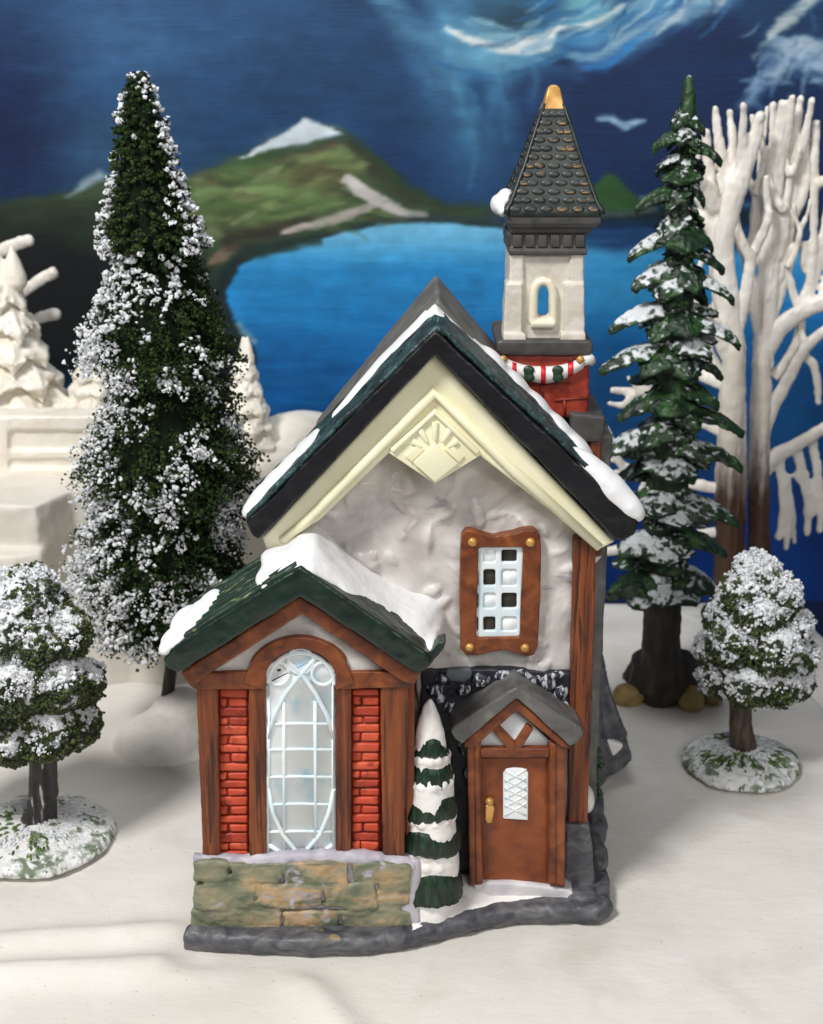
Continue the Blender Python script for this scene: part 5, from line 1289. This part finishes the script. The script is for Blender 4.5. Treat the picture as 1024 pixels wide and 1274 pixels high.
def coral(t, YB_, starts, seed):
    rf = random.Random(seed)
    def limb(mb, x, y, dy, a, L_, r, dep):
        pts = []; cv = -a*.9+rf.uniform(-.25, .25)          # limbs turn back toward the upright
        for i in range(6):
            w_ = i/5; pts.append((*P(x, y, YB_+dy), r*(1-.22*w_)/25.5)); aa = a+cv*w_
            x += math.sin(aa)*L_/5; y -= math.cos(aa)*L_/5; dy += rf.uniform(-.08, .08)
        mb.tube([q[:3] for q in pts], [q[3] for q in pts], 10, flat=.6); e = pts[-1]; mb.ell(e[:3], (e[3], e[3]*.7, e[3]), 10, 6)
        if dep:
            x -= math.sin(a+cv)*L_/5; y += math.cos(a+cv)*L_/5
            for sg in ((-1, 1) if rf.random() < .85 else (rf.choice((-1, 1)),)):
                limb(mb, x, y, dy+rf.uniform(-.3, .3), a+cv+sg*rf.uniform(.32, .6), L_*rf.uniform(.62, .85), r*.76, dep-1)
    for x, y, a, L_, r, dep in starts:
        mb = MB(); limb(mb, x, y, rf.uniform(-.8, .8), a, L_, r, dep)
        mb.build('branch', mt['frost'], t, remesh=.085, smooth=2, disp=(('CLOUDS', .5, .10),))
coral(TA, 28.0, [(905, 400, -.35, 84, 11, 3), (916, 410, .30, 92, 10, 2), (900, 470, -.6, 70, 9, 2)], 5)
coral(TB, 29.5, [(948, 420, -.25, 100, 10, 2), (956, 400, .35, 96, 11, 3), (962, 470, .75, 90, 9, 3), (960, 330, .5, 70, 9, 2)], 9)
mb_t = bare_tree(33.4, (P(-30, 560, 33.4)[0], 33.4, T-.1), [[(-34, 560, 16), (-36, 500, 15), (-38, 400, 14), (-36, 330, 12)]], [
    [([(-36, 360, 10), (-10, 318, 9), (14, 306, 10), (36, 299, 9)], -.3)], [([(-36, 400, 10), (0, 380, 9), (36, 358, 8), (54, 345, 9), (66, 340, 9)], 0)], [([(-38, 440, 10), (10, 420, 9), (46, 396, 8), (68, 391, 9)], .2)],
], 'white frosted bare tree at the left edge, only three rounded branch ends showing')

# ---- unpainted white ceramic trees and wall on the terrace
def bisque_tree(cxp, ytop, ybot, hw, Yb, seed, label):
    b0 = P(cxp, ybot, Yb); t0 = P(cxp, ytop, Yb); H_ = t0[2]-b0[2]; k = hw/24.8
    t = thing('ceramic_tree', (b0[0], Yb, T-.05), label, 'ornament', 'unpainted white ceramic trees')
    mb = MB(); mb.lathe([(k*.8, T-.3-b0[2]), (k*.7, 0), (k*.46, H_*.35), (k*.26, H_*.65), (k*.09, H_*.93), (.04, H_)], b0, 32)
    nt_ = 7
    for i in range(nt_-1):
        u = i/nt_; zz = b0[2]+H_*(u*.93+.02); R_ = k*(1-u*.93)**.9; n = max(5, int(9-4*u))
        for j in range(n):
            a = 2*PI*(j+.5*(i % 2))/n+seed; rr = R_*random.uniform(.92, 1.08)
            bough((b0[0]+math.cos(a)*R_*.15, Yb+math.sin(a)*R_*.15, zz+H_*.17), (b0[0]+math.cos(a)*rr, Yb+math.sin(a)*rr, zz), R_*.50+.1, .10*k, i*1.7+j*2.3, mb, .45, R_*.5+.1)
    mb.lathe([(k*.10, -H_*.24), (k*.17, -H_*.20), (k*.155, -H_*.15), (k*.09, -H_*.07), (.05, 0)], t0, 20)
    mb.build('body', mt['bisque'], t, remesh=.065, smooth=2, disp=(('CLOUDS', .5, .06),))
    return t
bisque_tree(14, 305, 535, 98, 30.6, .2, 'large unpainted white ceramic tree above the low wall at the far left')
bisque_tree(124, 414, 535, 58, 30.0, 1.0, 'unpainted white ceramic tree half hidden behind the bottle brush fir')
bisque_tree(308, 418, 575, 48, 27.6, .6, 'slim unpainted white ceramic tree between the bottle brush fir and the church roof')
mb = MB()
wl = thing('ceramic_wall', (P(60, 590, 25.2)[0], 25.2, T-.05), 'low unpainted white ceramic wall with recessed panels beneath the white trees', 'ornament')
mb.pbox(-90, 522, 152, 598, 25.6, 1.4)
mb.pbox(-90, 518, 154, 536, 25.35, 1.8); mb.pbox(-90, 560, 152, 572, 25.4, 1.2); mb.pbox(-90, 584, 154, 600, 25.35, 1.6)
for x in (-44, 4, 148): mb.pbox(x-6, 520, x+6, 600, 25.3, 1.6)
mb.build('body', mt['bisque'], wl, remesh=.1, smooth=5, disp=(('CLOUDS', .8, .14),))
